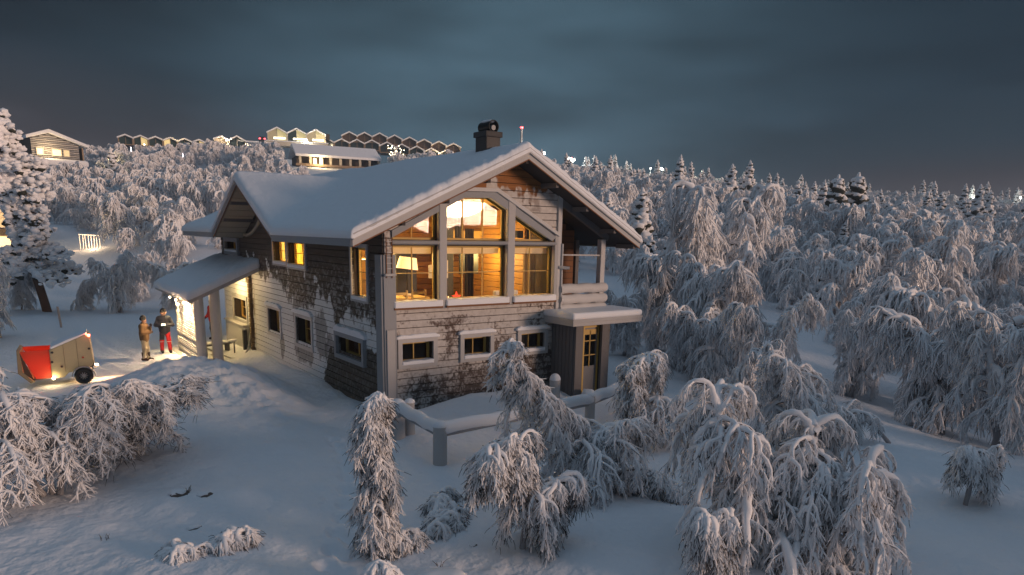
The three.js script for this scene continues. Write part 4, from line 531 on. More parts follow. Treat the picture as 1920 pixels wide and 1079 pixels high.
// ---------------------------------------------------------------- people
const skin = mat([0.42, 0.24, 0.17], 0.6);
function field(bones, res, c, half, k = 0.035) { // smooth union of tapered capsules, meshed
  const mc = new MarchingCubes(res, M.black, false, false, 60000); mc.isolation = 0;
  const h = res / 2, F = mc.field; F.fill(-1);
  for (let z = 0; z < res; z++) for (let y = 0; y < res; y++) for (let x = 0; x < res; x++) {
    const px = c[0] + (x - h) / h * half, py = c[1] + (y - h) / h * half, pz = c[2] + (z - h) / h * half; let s = 0, near = 9;
    for (const [ax, ay, az, bx, by, bz, ra, rb, sx = 1] of bones) { const dx = bx - ax, dy = by - ay, dz = bz - az, qx = px - ax, qy = py - ay, qz = pz - az, L = dx * dx + dy * dy + dz * dz; const t = L ? Math.max(0, Math.min(1, (qx * dx + qy * dy + qz * dz) / L)) : 0; const ex = (qx - dx * t) / sx, ey = qy - dy * t, ez = qz - dz * t, d = Math.sqrt(ex * ex + ey * ey + ez * ez) - (ra + (rb - ra) * t); s += Math.exp(-d / k * 1.4); if (d < near) near = d; }
    F[(z * res + y) * res + x] = near > 0.25 ? -near : Math.log(s) * k / 1.4;
  }
  mc.update(); const g = new THREE.BufferGeometry(); const n = mc.count; const P = mc.positionArray.slice(0, n * 3), N = mc.normalArray.slice(0, n * 3);
  for (let i = 0; i < n; i++) for (let q = 0; q < 3; q++) P[i * 3 + q] = c[q] + P[i * 3 + q] * half;
  g.setAttribute('position', new THREE.BufferAttribute(P, 3)); g.setAttribute('normal', new THREE.BufferAttribute(N, 3)); g.setAttribute('uv', new THREE.BufferAttribute(new Float32Array(n * 2), 2)); return g;
}
const handGeo = (() => { const b = [[0, 0.0, 0, 0, -0.07, 0, 0.026, 0.034, 1.25], [0, 0.04, 0, 0, 0, 0, 0.028, 0.027]]; const L = [0.062, 0.074, 0.07, 0.054]; for (let i = 0; i < 4; i++) { const x = -0.033 + i * 0.022; b.push([x, -0.075, 0, x * 1.1, -0.075 - L[i] * 0.55, 0.012, 0.0105, 0.0095], [x * 1.1, -0.075 - L[i] * 0.55, 0.012, x * 1.12, -0.075 - L[i] * 0.95, 0.034, 0.0095, 0.0085]); } b.push([-0.03, -0.025, 0.005, -0.06, -0.06, 0.02, 0.013, 0.0115], [-0.06, -0.06, 0.02, -0.062, -0.095, 0.034, 0.0115, 0.01]); return field(b, 60, [0, -0.06, 0.01], 0.13, 0.006); })();
function person(name, label, pos, turn, p) { // p: joints and clothes
  const o = thing(name, label, 'person', pos, turn, null), J = p.j, s = p.s;
  const arm = (S, E, Wr, r) => [[...S, ...E, r * 1.15, r], [...E, ...Wr, r, r * 0.78]];
  const hipL = [0.09, 0.90, 0], hipR = [-0.09, 0.90, 0];
  const legs = (a, b, c) => [[...hipL, ...J.kL, a, b], [...J.kL, ...J.aL, b, c], [...hipR, ...J.kR, a, b], [...J.kR, ...J.aR, b, c]];
  const H = J.head, tor = (k) => [[0, 0.94, 0, 0, 1.12, 0.0, 0.125 + k, 0.125 + k, 1.22], [0, 1.12, 0, 0, 1.34, 0, 0.125 + k, 0.13 + k, 1.35], [-0.15, 1.42, 0, 0.15, 1.42, 0, 0.065 + k * 0.6, 0.065 + k * 0.6]];
  const body = [...tor(-0.015), [0, 1.4, 0, H[0] * 0.5, 1.55, H[2] * 0.5, 0.055, 0.05], [H[0], H[1] - 0.03, H[2] + 0.01, H[0], H[1] + 0.05, H[2] - 0.005, 0.075, 0.098], [H[0] + p.f[0] * 0.09, H[1] + 0.0, H[2] + p.f[2] * 0.09, H[0] + p.f[0] * 0.105, H[1] - 0.025, H[2] + p.f[2] * 0.105, 0.012, 0.017], ...[1, -1].map((e) => [H[0] - e * p.f[2] * 0.09, H[1] - 0.01, H[2] + e * p.f[0] * 0.09, H[0] - e * p.f[2] * 0.092, H[1] + 0.025, H[2] + e * p.f[0] * 0.092, 0.018, 0.02]), ...arm(J.sL, J.eL, J.wL, 0.042), ...arm(J.sR, J.eR, J.wR, 0.042), ...legs(0.075, 0.052, 0.04)];
  part(o, 'body', field(body, 76, [0, 0.9, 0], 0.98, 0.03), skin);
  part(o, 'jacket', field([...tor(0.03), [0, p.hem || 0.88, 0, 0, 1.0, 0, 0.15, 0.15, 1.22], [0, 1.44, 0, 0, 1.50, 0, 0.085, 0.08], ...arm(J.sL, J.eL, J.wL, 0.062), ...arm(J.sR, J.eR, J.wR, 0.062)], 76, [0, 1.1, 0], 0.7, 0.035), mat(p.jacket, 0.9));
  part(o, 'trousers', field([[0, 0.90, 0, 0, 0.96, 0, 0.135, 0.135, 1.15], ...legs(0.10, 0.078, 0.068)], 70, [0, 0.52, 0], 0.6, 0.03), mat(p.trousers, 0.9));
  for (const [a, side] of [[J.aL, 1], [J.aR, -1]]) part(o, 'boot', field([[a[0], 0.30, a[2], a[0], 0.1, a[2], 0.072, 0.062], [a[0], 0.055, a[2] - 0.05, a[0] + J.toe[0], 0.05, a[2] + J.toe[2], 0.055, 0.05]], 44, [a[0], 0.16, a[2] + 0.05], 0.26, 0.02), mat(p.boots, 0.8));
  part(o, 'hat', field([[H[0], H[1] + 0.075, H[2] - 0.01, H[0], H[1] + 0.10, H[2] - 0.015, 0.112, 0.105], ...(p.puff ? [[H[0] - 0.09, H[1] + 0.06, H[2] - 0.03, H[0] + 0.09, H[1] + 0.06, H[2] - 0.03, 0.075, 0.075]] : [])], 40, [H[0], H[1] + 0.09, H[2]], 0.26, 0.02), mat(p.hat, 0.95));
  for (const e of [1, -1]) part(o, 'eye', new THREE.SphereGeometry(0.012, 8, 6).translate(H[0] + p.f[0] * 0.082 - e * p.f[2] * 0.035, H[1] + 0.025, H[2] + p.f[2] * 0.082 + e * p.f[0] * 0.035), M.black);
  part(o, 'mouth', box(0.04, 0.008, 0.012, 0, 0, 0, 0.003).rotateY(Math.atan2(p.f[0], p.f[2])).translate(H[0] + p.f[0] * 0.088, H[1] - 0.055, H[2] + p.f[2] * 0.088), mat([0.3, 0.1, 0.09]));
  for (const [e, w, mir] of [[J.eL, J.wL, 1], [J.eR, J.wR, -1]]) { const h = part(o, 'hand', handGeo, mat(p.gloves || [0.42, 0.24, 0.17], 0.8)); h.position.set(...w); h.quaternion.setFromUnitVectors(V(0, -1, 0), V(w[0] - e[0], w[1] - e[1], w[2] - e[2]).normalize()); h.scale.x = mir; }
  o.scale.setScalar(s); return o;
}
const gy = (x, z) => groundY(x, z);
const P1 = person('person', 'person in a brown jacket, pale trousers and dark fur hat, hand raised to the face', [-3.93, gy(-3.93, -13.1), -13.1], 0.95, { s: 0.97, f: [0, 0, 1], j: { head: [0, 1.63, 0.03], sL: [0.19, 1.40, 0], eL: [0.22, 1.14, 0.12], wL: [0.08, 1.36, 0.24], sR: [-0.19, 1.40, 0], eR: [-0.24, 1.14, 0.02], wR: [0.02, 1.14, 0.2], kL: [0.09, 0.5, 0.02], kR: [-0.08, 0.5, 0], aL: [0.09, 0.1, 0.05], aR: [-0.08, 0.1, -0.05], toe: [0.0, 0, 0.16] }, jacket: [0.17, 0.10, 0.045], trousers: [0.55, 0.47, 0.33], boots: [0.05, 0.025, 0.018], hat: [0.022, 0.022, 0.025], puff: true, gloves: [0.05, 0.03, 0.03] });
const P2 = person('person', 'person in a dark jumper, red trousers and black cap, holding a lit device', [-2.96, gy(-2.96, -14.5), -14.5], -0.25, { s: 1.02, f: [0, 0, 1], j: { head: [0, 1.62, 0.05], sL: [0.2, 1.41, 0], eL: [0.31, 1.14, 0.02], wL: [0.09, 1.13, 0.24], sR: [-0.2, 1.41, 0], eR: [-0.31, 1.14, 0.02], wR: [-0.09, 1.13, 0.24], kL: [0.13, 0.5, 0.02], kR: [-0.13, 0.5, 0.02], aL: [0.15, 0.1, -0.02], aR: [-0.15, 0.1, -0.02], toe: [0.03, 0, 0.16] }, jacket: [0.018, 0.02, 0.032], trousers: [0.50, 0.018, 0.022], boots: [0.02, 0.018, 0.02], hat: [0.018, 0.018, 0.02], gloves: [0.03, 0.03, 0.035] });
part(P2, 'thigh_panel', field([[-0.095, 0.78, 0.02, -0.125, 0.56, 0.03, 0.098, 0.085]], 36, [-0.11, 0.67, 0.02], 0.26, 0.02), mat([0.02, 0.02, 0.03])); for (const x of [-0.135, 0.135]) part(P2, 'reflective_band', new THREE.TorusGeometry(0.088, 0.012, 6, 20).rotateX(Math.PI / 2).translate(x, 0.47, 0.02), mat([0.75, 0.7, 0.65], 0.5));
{ const d = thing('handheld_device', 'small device with a glowing screen held by the person in red trousers', 'device'); d.position.copy(V(0, 1.15, 0.34).multiplyScalar(1.02).applyAxisAngle(V(0, 1, 0), -0.25).add(P2.position)); d.rotation.y = -0.25; part(d, 'body', box(0.2, 0.02, 0.1, 0, 0, 0, 0.006), M.black); part(d, 'screen', box(0.15, 0.004, 0.075, 0, 0.012, 0), glow([0.9, 1, 0.6], 2.5)).rotation.x = 0; part(d, 'screen', box(0.15, 0.07, 0.004, 0, 0.045, -0.02), glow([1, 0.9, 0.55], 2.5)); }
const P3 = person('person', 'person in a red jacket half hidden behind the porch posts', [-0.62, gy(-0.62, -16.4), -16.4], -1.2, { s: 1.02, f: [0, 0, 1], j: { head: [0, 1.62, 0.03], sL: [0.2, 1.41, 0], eL: [0.27, 1.13, -0.04], wL: [0.24, 0.95, 0.14], sR: [-0.2, 1.41, 0], eR: [-0.27, 1.14, 0.0], wR: [-0.22, 0.98, 0.2], kL: [0.1, 0.5, 0.02], kR: [-0.1, 0.5, 0.02], aL: [0.11, 0.1, -0.02], aR: [-0.11, 0.1, -0.02], toe: [0.02, 0, 0.16] }, jacket: [0.45, 0.02, 0.02], trousers: [0.025, 0.025, 0.03], boots: [0.02, 0.018, 0.02], hat: [0.02, 0.02, 0.022], gloves: [0.03, 0.03, 0.035] });
// ---------------------------------------------------------------- trees bent under hoarfrost
class Tubes { // many tapered tubes in one geometry
  constructor() { this.p = []; this.n = []; this.i = []; }
  tube(pts, rad, sides, lumpy = 0, seed = 0) {
    const m = pts.length; let ux = 1, uy = 0, uz = 0; const base = this.p.length / 3;
    for (let k = 0; k < m; k++) {
      const a = pts[Math.max(0, k - 1)], b = pts[Math.min(m - 1, k + 1)]; let tx = b[0] - a[0], ty = b[1] - a[1], tz = b[2] - a[2]; const l = Math.hypot(tx, ty, tz) || 1; tx /= l; ty /= l; tz /= l;
      let d = ux * tx + uy * ty + uz * tz; ux -= d * tx; uy -= d * ty; uz -= d * tz; let ul = Math.hypot(ux, uy, uz); if (ul < 1e-3) { ux = ty; uy = -tx; uz = 0.01; ul = Math.hypot(ux, uy, uz); } ux /= ul; uy /= ul; uz /= ul;
      const vx = ty * uz - tz * uy, vy = tz * ux - tx * uz, vz = tx * uy - ty * ux;
      for (let s = 0; s < sides; s++) { const an = s / sides * 6.2832, c = Math.cos(an), q = Math.sin(an); let r = rad[k]; if (lumpy) r *= 1 + lumpy * (hash(k + seed, s, seed) - 0.5) * 2; const nx = ux * c + vx * q, ny = uy * c + vy * q, nz = uz * c + vz * q; this.p.push(pts[k][0] + nx * r, pts[k][1] + ny * r, pts[k][2] + nz * r); this.n.push(nx, ny, nz); }
      if (k) for (let s = 0; s < sides; s++) { const s2 = (s + 1) % sides, A = base + (k - 1) * sides, B = base + k * sides; this.i.push(A + s, A + s2, B + s, A + s2, B + s2, B + s); }
    }
    const tip = this.p.length / 3, e = pts[m - 1], f = pts[m - 2]; this.p.push(...e); const l = Math.hypot(e[0] - f[0], e[1] - f[1], e[2] - f[2]) || 1; this.n.push((e[0] - f[0]) / l, (e[1] - f[1]) / l, (e[2] - f[2]) / l); for (let s = 0; s < sides; s++) this.i.push(base + (m - 1) * sides + s, base + (m - 1) * sides + (s + 1) % sides, tip);
  }
  geo() { const g = new THREE.BufferGeometry(); g.setAttribute('position', new THREE.Float32BufferAttribute(this.p, 3)); g.setAttribute('normal', new THREE.Float32BufferAttribute(this.n, 3)); g.setAttribute('uv', new THREE.BufferAttribute(new Float32Array(this.p.length / 3 * 2), 2)); g.setIndex(this.i); return g; }
}
const norm = (v) => { const l = Math.hypot(...v) || 1; return [v[0] / l, v[1] / l, v[2] / l]; };
// a branch that droops as it grows
function grow(p0, dir, len, n, droop, wob, r) { const pts = [p0.slice()], p = p0.slice(); let d = norm(dir); const st = len / n; for (let i = 0; i < n; i++) { const t = i / n; d = norm([d[0] + (r() - 0.5) * wob, d[1] - droop * (0.25 + 1.3 * t * t) + (r() - 0.5) * wob, d[2] + (r() - 0.5) * wob]); p[0] += d[0] * st; p[1] += d[1] * st; p[2] += d[2] * st; pts.push(p.slice()); } return pts; }
const along = (pts, t) => { const f = t * (pts.length - 1), i = Math.min(pts.length - 2, Math.floor(f)), k = f - i, a = pts[i], b = pts[i + 1]; return [[mix(a[0], b[0], k), mix(a[1], b[1], k), mix(a[2], b[2], k)], norm([b[0] - a[0], b[1] - a[1], b[2] - a[2]])]; };
/* birch: o = { h, stems: [[points of each trunk]], limbs, reach, subs, twigs, thick, seed, droop, from, sides, dark } */
function birch(o) {
  const r = rngOf(o.seed), S = new Tubes(), D = new Tubes(), T = new Tubes();
  const { limbs = 22, reach = 1.2, subs = 14, twigs = 14, thick = 1, fine = 0.85, droop = 0.30, from = 0.25, sides = 5, dark = 0.35, twigLen = 0.15, lift = 0.6, taper = 0.4, aim = null, segs = 2, hang = 0.5 } = o;
  for (const st of o.stems) {
    const c = new THREE.CatmullRomCurve3(st.map((q) => V(...q))), pts = c.getPoints(16).map((q) => [q.x, q.y, q.z]);
    const tr = pts.map((_, i) => mix(0.030 * o.h / 2.5 + 0.03, 0.016, i / 16)); T.tube(pts, tr, 9, 0.1, o.seed);
    S.tube(pts.map((q, i) => [q[0], q[1] + tr[i] * 0.55, q[2]]).slice(4), tr.slice(4).map((q) => q * 1.0 * thick + 0.012), 7, 0.2, o.seed + 3);
    for (let k = 0; k < limbs; k++) {
      const t = from + (1 - from) * Math.pow((k + r()) / limbs, 0.85), [p, d] = along(pts, Math.min(0.995, t)), a = k * 2.39996 + r() * 1.4, L = reach * (0.45 + 0.75 * r()) * (1.05 - taper * (t - from) / (1 - from + 1e-6));
      let dir = [Math.cos(a), lift * (0.1 + r() * 1.5), Math.sin(a)]; if (t > 0.93) dir = [d[0] + dir[0] * 0.6, d[1] + 0.3, d[2] + dir[2] * 0.6]; if (aim) { dir[0] += aim[0]; dir[2] += aim[2]; }
      const n = sides > 4 ? 11 : sides > 3 ? 8 : 6, lp = grow(p, dir, L, n, droop * 1.5, 0.42, r), w = thick * (0.030 + 0.032 * r()) * (0.55 + 0.5 * L), lr = lp.map((_, i) => mix(w, w * 0.4, i / n) * (0.8 + 0.4 * r()));
      S.tube(lp.map((q, i) => [q[0], q[1] + lr[i] * 0.35, q[2]]), lr, sides + 1, 0.28, k + o.seed); if (dark) D.tube(lp.map((q, i) => [q[0], q[1] - lr[i] * 0.62, q[2]]), lp.map((_, i) => mix(0.016, 0.006, i / n)), 4);
      for (let j = 0; j < subs; j++) {
        const tt = 0.08 + 0.92 * (j + r()) / subs, [q, e] = along(lp, Math.min(0.99, tt)), sd = (j % 2 ? 1 : -1) * (0.4 + 1.3 * r()), l2 = L * (0.14 + 0.26 * r()) + 0.06, dir2 = [e[0] * 0.8 - e[2] * sd, e[1] * 0.3 + 0.5 * (r() - 0.45), e[2] * 0.8 + e[0] * sd];
        const m2 = sides > 4 ? 6 : sides > 3 ? 4 : 3, sp = grow(q, dir2, l2, m2, droop * (sides > 4 ? 1.7 : 2.2), sides > 4 ? 0.55 : 0.7, r), w2 = fine * (r() < 0.36 ? 0.024 + 0.024 * r() : 0.010 + 0.009 * r()), sr = sp.map((_, i) => mix(w2, w2 * 0.6, i / m2) * (0.6 + 0.8 * r()));
        S.tube(sp.map((x, i) => [x[0], x[1] + sr[i] * 0.3, x[2]]), sr, Math.max(3, sides - 1), 0.25, j + k * 7);
        if (r() < dark) D.tube(sp.map((x, i) => [x[0], x[1] - sr[i] * 0.75, x[2]]), sp.map(() => 0.0062), 3);
        for (let m = 0; m < twigs; m++) {
          const [u, f] = along(sp, 0.1 + 0.9 * r()), l3 = twigLen * (0.4 + 1.1 * r()), an = r() * 6.28, tw = grow(u, [f[0] * 0.5 + Math.cos(an) * hang, f[1] * 0.4 + (r() - 0.6) * 0.9 - (0.9 - hang) * 1.3, f[2] * 0.5 + Math.sin(an) * hang], l3, segs - 1, droop * 2.0, 0.8, r), w3 = fine * (0.0075 + 0.0105 * r());
          S.tube(tw, tw.map((_, i) => w3 * (i === segs - 1 ? 0.7 : 1)), 3, 0.2, m + j);
          if (r() < dark * 0.5) { const E = tw.length - 1, g = norm([tw[E][0] - tw[E - 1][0], tw[E][1] - tw[E - 1][1], tw[E][2] - tw[E - 1][2]]); D.tube(grow(tw[E], g, l3 * 0.7, 2, droop, 0.6, r), [0.0055, 0.0045, 0.003], 3); }
        }
      }
    }
  }
  return { snow: S.geo(), dark: D.geo(), trunk: T.geo() };
}
function plantBirch(label, o, pos, group, frost = M.frost) { const g = birch(o), t = thing('frosted_birch', label, 'birch', pos, 0, group); part(t, 'trunk', g.trunk, M.barkFrost); part(t, 'crown', g.snow, frost); tag(part(t, 'bare_twigs', g.dark, M.dark), null, null, null, 'stuff'); return t; }
const GY = (x, z, d = 0) => [x, groundY(x, z) - d, z];

// the named trees of the foreground
plantBirch('broad low birch at the left edge, its frosted branches spread over the snowbank', { h: 2.4, seed: 11, stems: [[[0, 0, 0], [-0.1, 0.8, 0], [-0.35, 1.6, -0.1], [-0.7, 2.0, -0.2]], [[0.1, 0, 0.1], [0.3, 0.9, 0], [0.8, 1.7, -0.1], [1.3, 1.9, -0.1]], [[-0.15, 0, 0], [-0.5, 0.8, 0.2], [-1.0, 1.3, 0.3]]], limbs: 24, reach: 1.4, thick: 1.1, hang: 0.7, from: 0.36, droop: 0.34 }, GY(-7.85, 2.0));
plantBirch('arching birch beside the ploughed bank, thin dark twigs showing', { h: 1.8, seed: 23, stems: [[[0, 0, 0], [0.1, 0.7, 0], [0.5, 1.3, 0], [1.0, 1.5, 0.1]], [[0, 0, 0], [-0.3, 0.6, -0.1], [-0.5, 1.2, -0.2]]], limbs: 18, reach: 1.2, thick: 0.7, fine: 0.7, hang: 0.85, twigLen: 0.2, from: 0.3, dark: 0.95 }, GY(-6.35, 0.9));
plantBirch('slender bent-topped birch standing nearest the house corner', { h: 2.6, seed: 37, stems: [[[0, 0, 0], [0.0, 0.8, 0], [-0.05, 1.7, 0.03], [-0.16, 2.45, 0.05], [-0.02, 2.68, 0.0], [0.1, 2.5, 0]]], limbs: 74, reach: 0.64, thick: 0.9, taper: 0.92, from: 0.05, droop: 0.42, lift: 0.3, subs: 9 }, GY(-3.72, 7.4));
plantBirch('tall drooping birch in front of the log rail, leaning toward the house', { h: 3.3, seed: 41, stems: [[[0, 0, 0], [-0.05, 0.9, -0.25], [-0.5, 1.6, -0.6], [-1.1, 2.25, -0.8], [-1.45, 2.85, -0.9]], [[-0.1, 0.5, -0.2], [0.3, 1.2, -0.1], [0.8, 1.4, 0.3]]], limbs: 40, reach: 1.55, thick: 1.0, taper: 0.78, hang: 0.6, fine: 0.78, from: 0.10, droop: 0.4, lift: 0.5 }, GY(0.75, 7.5));
plantBirch('low birch with one pale branch arched out to the left', { h: 1.9, seed: 53, stems: [[[0, 0, 0], [0.05, 0.7, 0], [-0.05, 1.3, 0], [-0.12, 1.75, -0.05]], [[0.0, 1.2, 0], [-0.2, 1.62, -0.05], [-0.55, 1.8, -0.1], [-0.78, 1.55, -0.1]], [[0, 0.5, 0], [0.35, 1.0, 0.1], [0.6, 1.1, 0.2]]], limbs: 20, reach: 0.85, thick: 1.1, from: 0.35, droop: 0.5, lift: 0.3, dark: 0.7 }, GY(-1.85, 8.7));
plantBirch('crooked birch before the garden door, its crown in hanging tufts', { h: 2.5, seed: 67, stems: [[[0, 0, 0], [0.12, 0.5, -0.1], [0.42, 0.95, -0.25], [0.28, 1.45, -0.35], [0.15, 1.95, -0.4]], [[0.35, 1.0, -0.2], [0.85, 1.2, -0.1], [1.35, 0.95, 0.1]], [[0.3, 1.4, -0.3], [0.7, 2.0, -0.5], [1.0, 2.2, -0.6]]], limbs: 17, reach: 0.98, thick: 1.0, from: 0.45, droop: 0.5, lift: 0.5, dark: 0.7 }, GY(3.55, 5.9));
plantBirch('great weeping birch heavy with snow in the right foreground', { h: 3.0, seed: 71, stems: [[[0, 0, 0], [0.1, 1.0, -0.1], [0.25, 2.0, -0.2], [0.55, 2.75, -0.3]], [[0, 0.5, 0], [-0.4, 1.6, -0.5], [-0.75, 2.5, -1.0], [-0.7, 2.95, -1.2]], [[0.1, 0.6, 0], [0.6, 1.5, 0.3], [0.8, 2.1, 0.5]]], limbs: 38, reach: 1.35, thick: 1.4, fine: 1.0, hang: 0.45, from: 0.10, droop: 0.5, lift: 0.7, taper: 0.25 }, GY(1.3, 11.6, 0.6));
plantBirch('snow-bowed young birch low at the bottom edge, left of the great birch', { h: 1.4, seed: 83, stems: [[[0, 0, 0], [0, 0.6, 0], [-0.1, 1.1, 0], [-0.2, 1.25, 0]], [[0.1, 0, 0], [0.2, 0.7, 0], [0.3, 1.1, 0.05]]], limbs: 24, reach: 0.55, thick: 1.5, from: 0.3, droop: 0.9, lift: 0.4 }, GY(-0.35, 11.2, 0.1));
plantBirch('hanging birch halfway down the slope, right of the garden', { h: 2.6, seed: 91, stems: [[[0, 0, 0], [0.1, 0.9, 0], [-0.1, 1.8, 0.1], [-0.5, 2.2, 0.2]], [[0.1, 0, 0], [0.5, 1.0, -0.2], [1.1, 1.7, -0.4], [1.6, 1.6, -0.5]]], limbs: 26, reach: 1.3, thick: 1.05, from: 0.25, droop: 0.45 }, GY(6.9, 7.6), null);
plantBirch('small bowed birch alone on the dark snow at the right edge', { h: 1.3, seed: 97, stems: [[[0, 0, 0], [0.1, 0.6, 0], [0.0, 1.1, 0], [-0.3, 1.2, 0]], [[0, 0, 0], [0.3, 0.8, 0], [0.7, 0.95, 0]]], limbs: 16, reach: 0.6, thick: 0.95, from: 0.4, droop: 0.55, dark: 0.3 }, GY(6.6, 11.9));
plantBirch('fallen birch with its bare arched trunk lying on the slope', { h: 2.2, seed: 101, stems: [[[0, 0, 0], [-0.6, 0.55, -0.2], [-1.5, 0.95, -0.5], [-2.5, 1.1, -0.9]]], limbs: 26, reach: 0.95, thick: 1.0, from: 0.55, droop: 0.35, lift: 0.6 }, GY(10.4, 8.6));
plantBirch('prostrate bush of dark-tipped twigs between the two front birches', { h: 0.8, seed: 107, stems: [[[0, 0, 0], [0.5, 0.22, -0.1], [1.0, 0.25, -0.3]], [[0, 0, 0], [-0.3, 0.25, 0.1], [-0.6, 0.2, 0.1]], [[0.4, 0, -0.2], [0.8, 0.3, -0.7], [1.2, 0.25, -1.1]]], limbs: 14, reach: 0.5, thick: 1.25, from: 0.15, droop: 0.3, lift: 0.35, dark: 0.9 }, GY(-3.0, 7.3));
plantBirch('buried bush at the bottom edge under a snow dome', { h: 0.7, seed: 109, stems: [[[0, 0, 0], [0.3, 0.3, 0], [0.7, 0.3, 0]], [[0, 0, 0], [-0.3, 0.3, 0.1], [-0.5, 0.2, 0]]], limbs: 12, reach: 0.5, thick: 1.3, from: 0.2, droop: 0.4, dark: 0.9 }, GY(-6.1, 6.0, 0.1));
plantBirch('thin sapling bowed to the snow beside the front yard', { h: 1.2, seed: 113, stems: [[[0, 0, 0], [0.35, 0.5, 0.3], [0.8, 0.5, 0.8], [1.1, 0.1, 1.2]]], limbs: 26, reach: 0.4, thick: 0.6, from: 0.2, droop: 0.5, lift: 0.1, dark: 0.3 }, GY(0.9, 7.6));
plantBirch('pale arched sapling cut by the bottom edge, left of the slender birch', { h: 1, seed: 127, stems: [[[0, 0, 0], [0.1, 0.5, 0], [0.35, 0.75, 0], [0.6, 0.5, 0]], [[0.05, 0, 0], [0.2, 0.4, 0.1], [0.45, 0.55, 0.1]]], limbs: 20, reach: 0.42, thick: 1.2, from: 0.4, droop: 0.6, lift: 0.2 }, GY(-4.75, 8.75, 0.25));
for (const [x, z, s, l] of [[-3.55, 9.0, 0.42, 'snow-buried boulder at the bottom edge']]) { const g = lump(s, 3, 1.3, 0.7, 1, 0.25, 4); const p = GY(x, z, 0.05); g.translate(...p); tag(part(scene, 'snow_mound', g, M.pureSnow), l, 'snow mound'); }

// ---- stones and grass tufts melting out of the snow
for (const [x, z, s, l] of [[-5.95, 3.55, 0.13, 'dark stone half sunk in the snow left of the path'], [-5.55, 3.75, 0.10, 'smaller dark stone right of the half-sunk one'], [-6.0, 5.0, 0.09, 'lone dark stone below the left birch'], [1.6, 6.1, 0.11, 'dark stone beneath the drooping birch'], [4.6, 10.4, 0.16, 'dark rock edge showing right of the great birch'], [-2.4, 8.1, 0.05, 'dark twig stub in the snow of the front yard']]) { const t = thing('stone', l, 'stone', GY(x, z, s * 0.25)); part(t, 'rock', lump(s, 7 + x, 1.3, 0.6, 1, 0.4, 2), M.bark); const c = lump(s * 0.95, 3 + z, 1.3, 0.5, 1, 0.3, 3); c.translate(-s * 0.25, s * 0.38, -s * 0.3); part(t, 'snow_cap', c, M.pureSnow); }
{ const r = rngOf(91); for (const [x, z, n, l] of [[-5.8, 3.4, 9, 'tuft of dry stalks by the half-sunk stone'], [-3.2, 8.4, 7, 'tuft of dry stalks behind the slender birch'], [2.2, 8.3, 6, 'dry stalks left of the great birch'], [-1.2, 0.9, 10, 'dry stalks at the foot of the house corner'], [-7.3, 4.7, 7, 'dry stalks under the broad low birch']]) { const T = new Tubes(); for (let i = 0; i < n; i++) T.tube(grow([0.12 * (r() - 0.5), -0.03, 0.12 * (r() - 0.5)], [(r() - 0.5) * 0.7, 1, (r() - 0.5) * 0.7], 0.06 + 0.10 * r(), 4, 0.1, 0.5, r), [0.005, 0.005, 0.004, 0.004, 0.003], 4); const t = thing('grass_tuft', l, 'grass tuft', GY(x, z)); tag(part(t, 'stalks', T.geo(), M.bark), null, null, null, 'stuff'); } }
// ---- mid-distance birches: a few kinds, each tree its own object
const kinds = [];
for (let k = 0; k < 7; k++) {
  const r = rngOf(500 + k), h = 3.2 + r() * 1.6, a = r() * 6.28, st = [], nS = 1 + (k % 3);
  for (let s = 0; s < nS; s++) { const b = a + s * 2.3, e = 0.35 + 0.5 * r(); st.push([[0.15 * s, 0, 0], [Math.cos(b) * e * 0.35, h * 0.35, Math.sin(b) * e * 0.35], [Math.cos(b) * e, h * 0.72, Math.sin(b) * e], [Math.cos(b) * e * 2.0, h * (0.84 + 0.1 * r()), Math.sin(b) * e * 2.0]]); }
  const g = birch({ h, seed: 600 + k, stems: st, limbs: Math.round(42 / nS) + 4, reach: 1.25, subs: 11, twigs: 9, thick: 1.6, fine: 1.45, from: 0.15, droop: 0.5, sides: 4, dark: 0.15, twigLen: 0.30, hang: 0.35, lift: 0.9 });
  kinds.push({ g, h });
}
const mids = [];
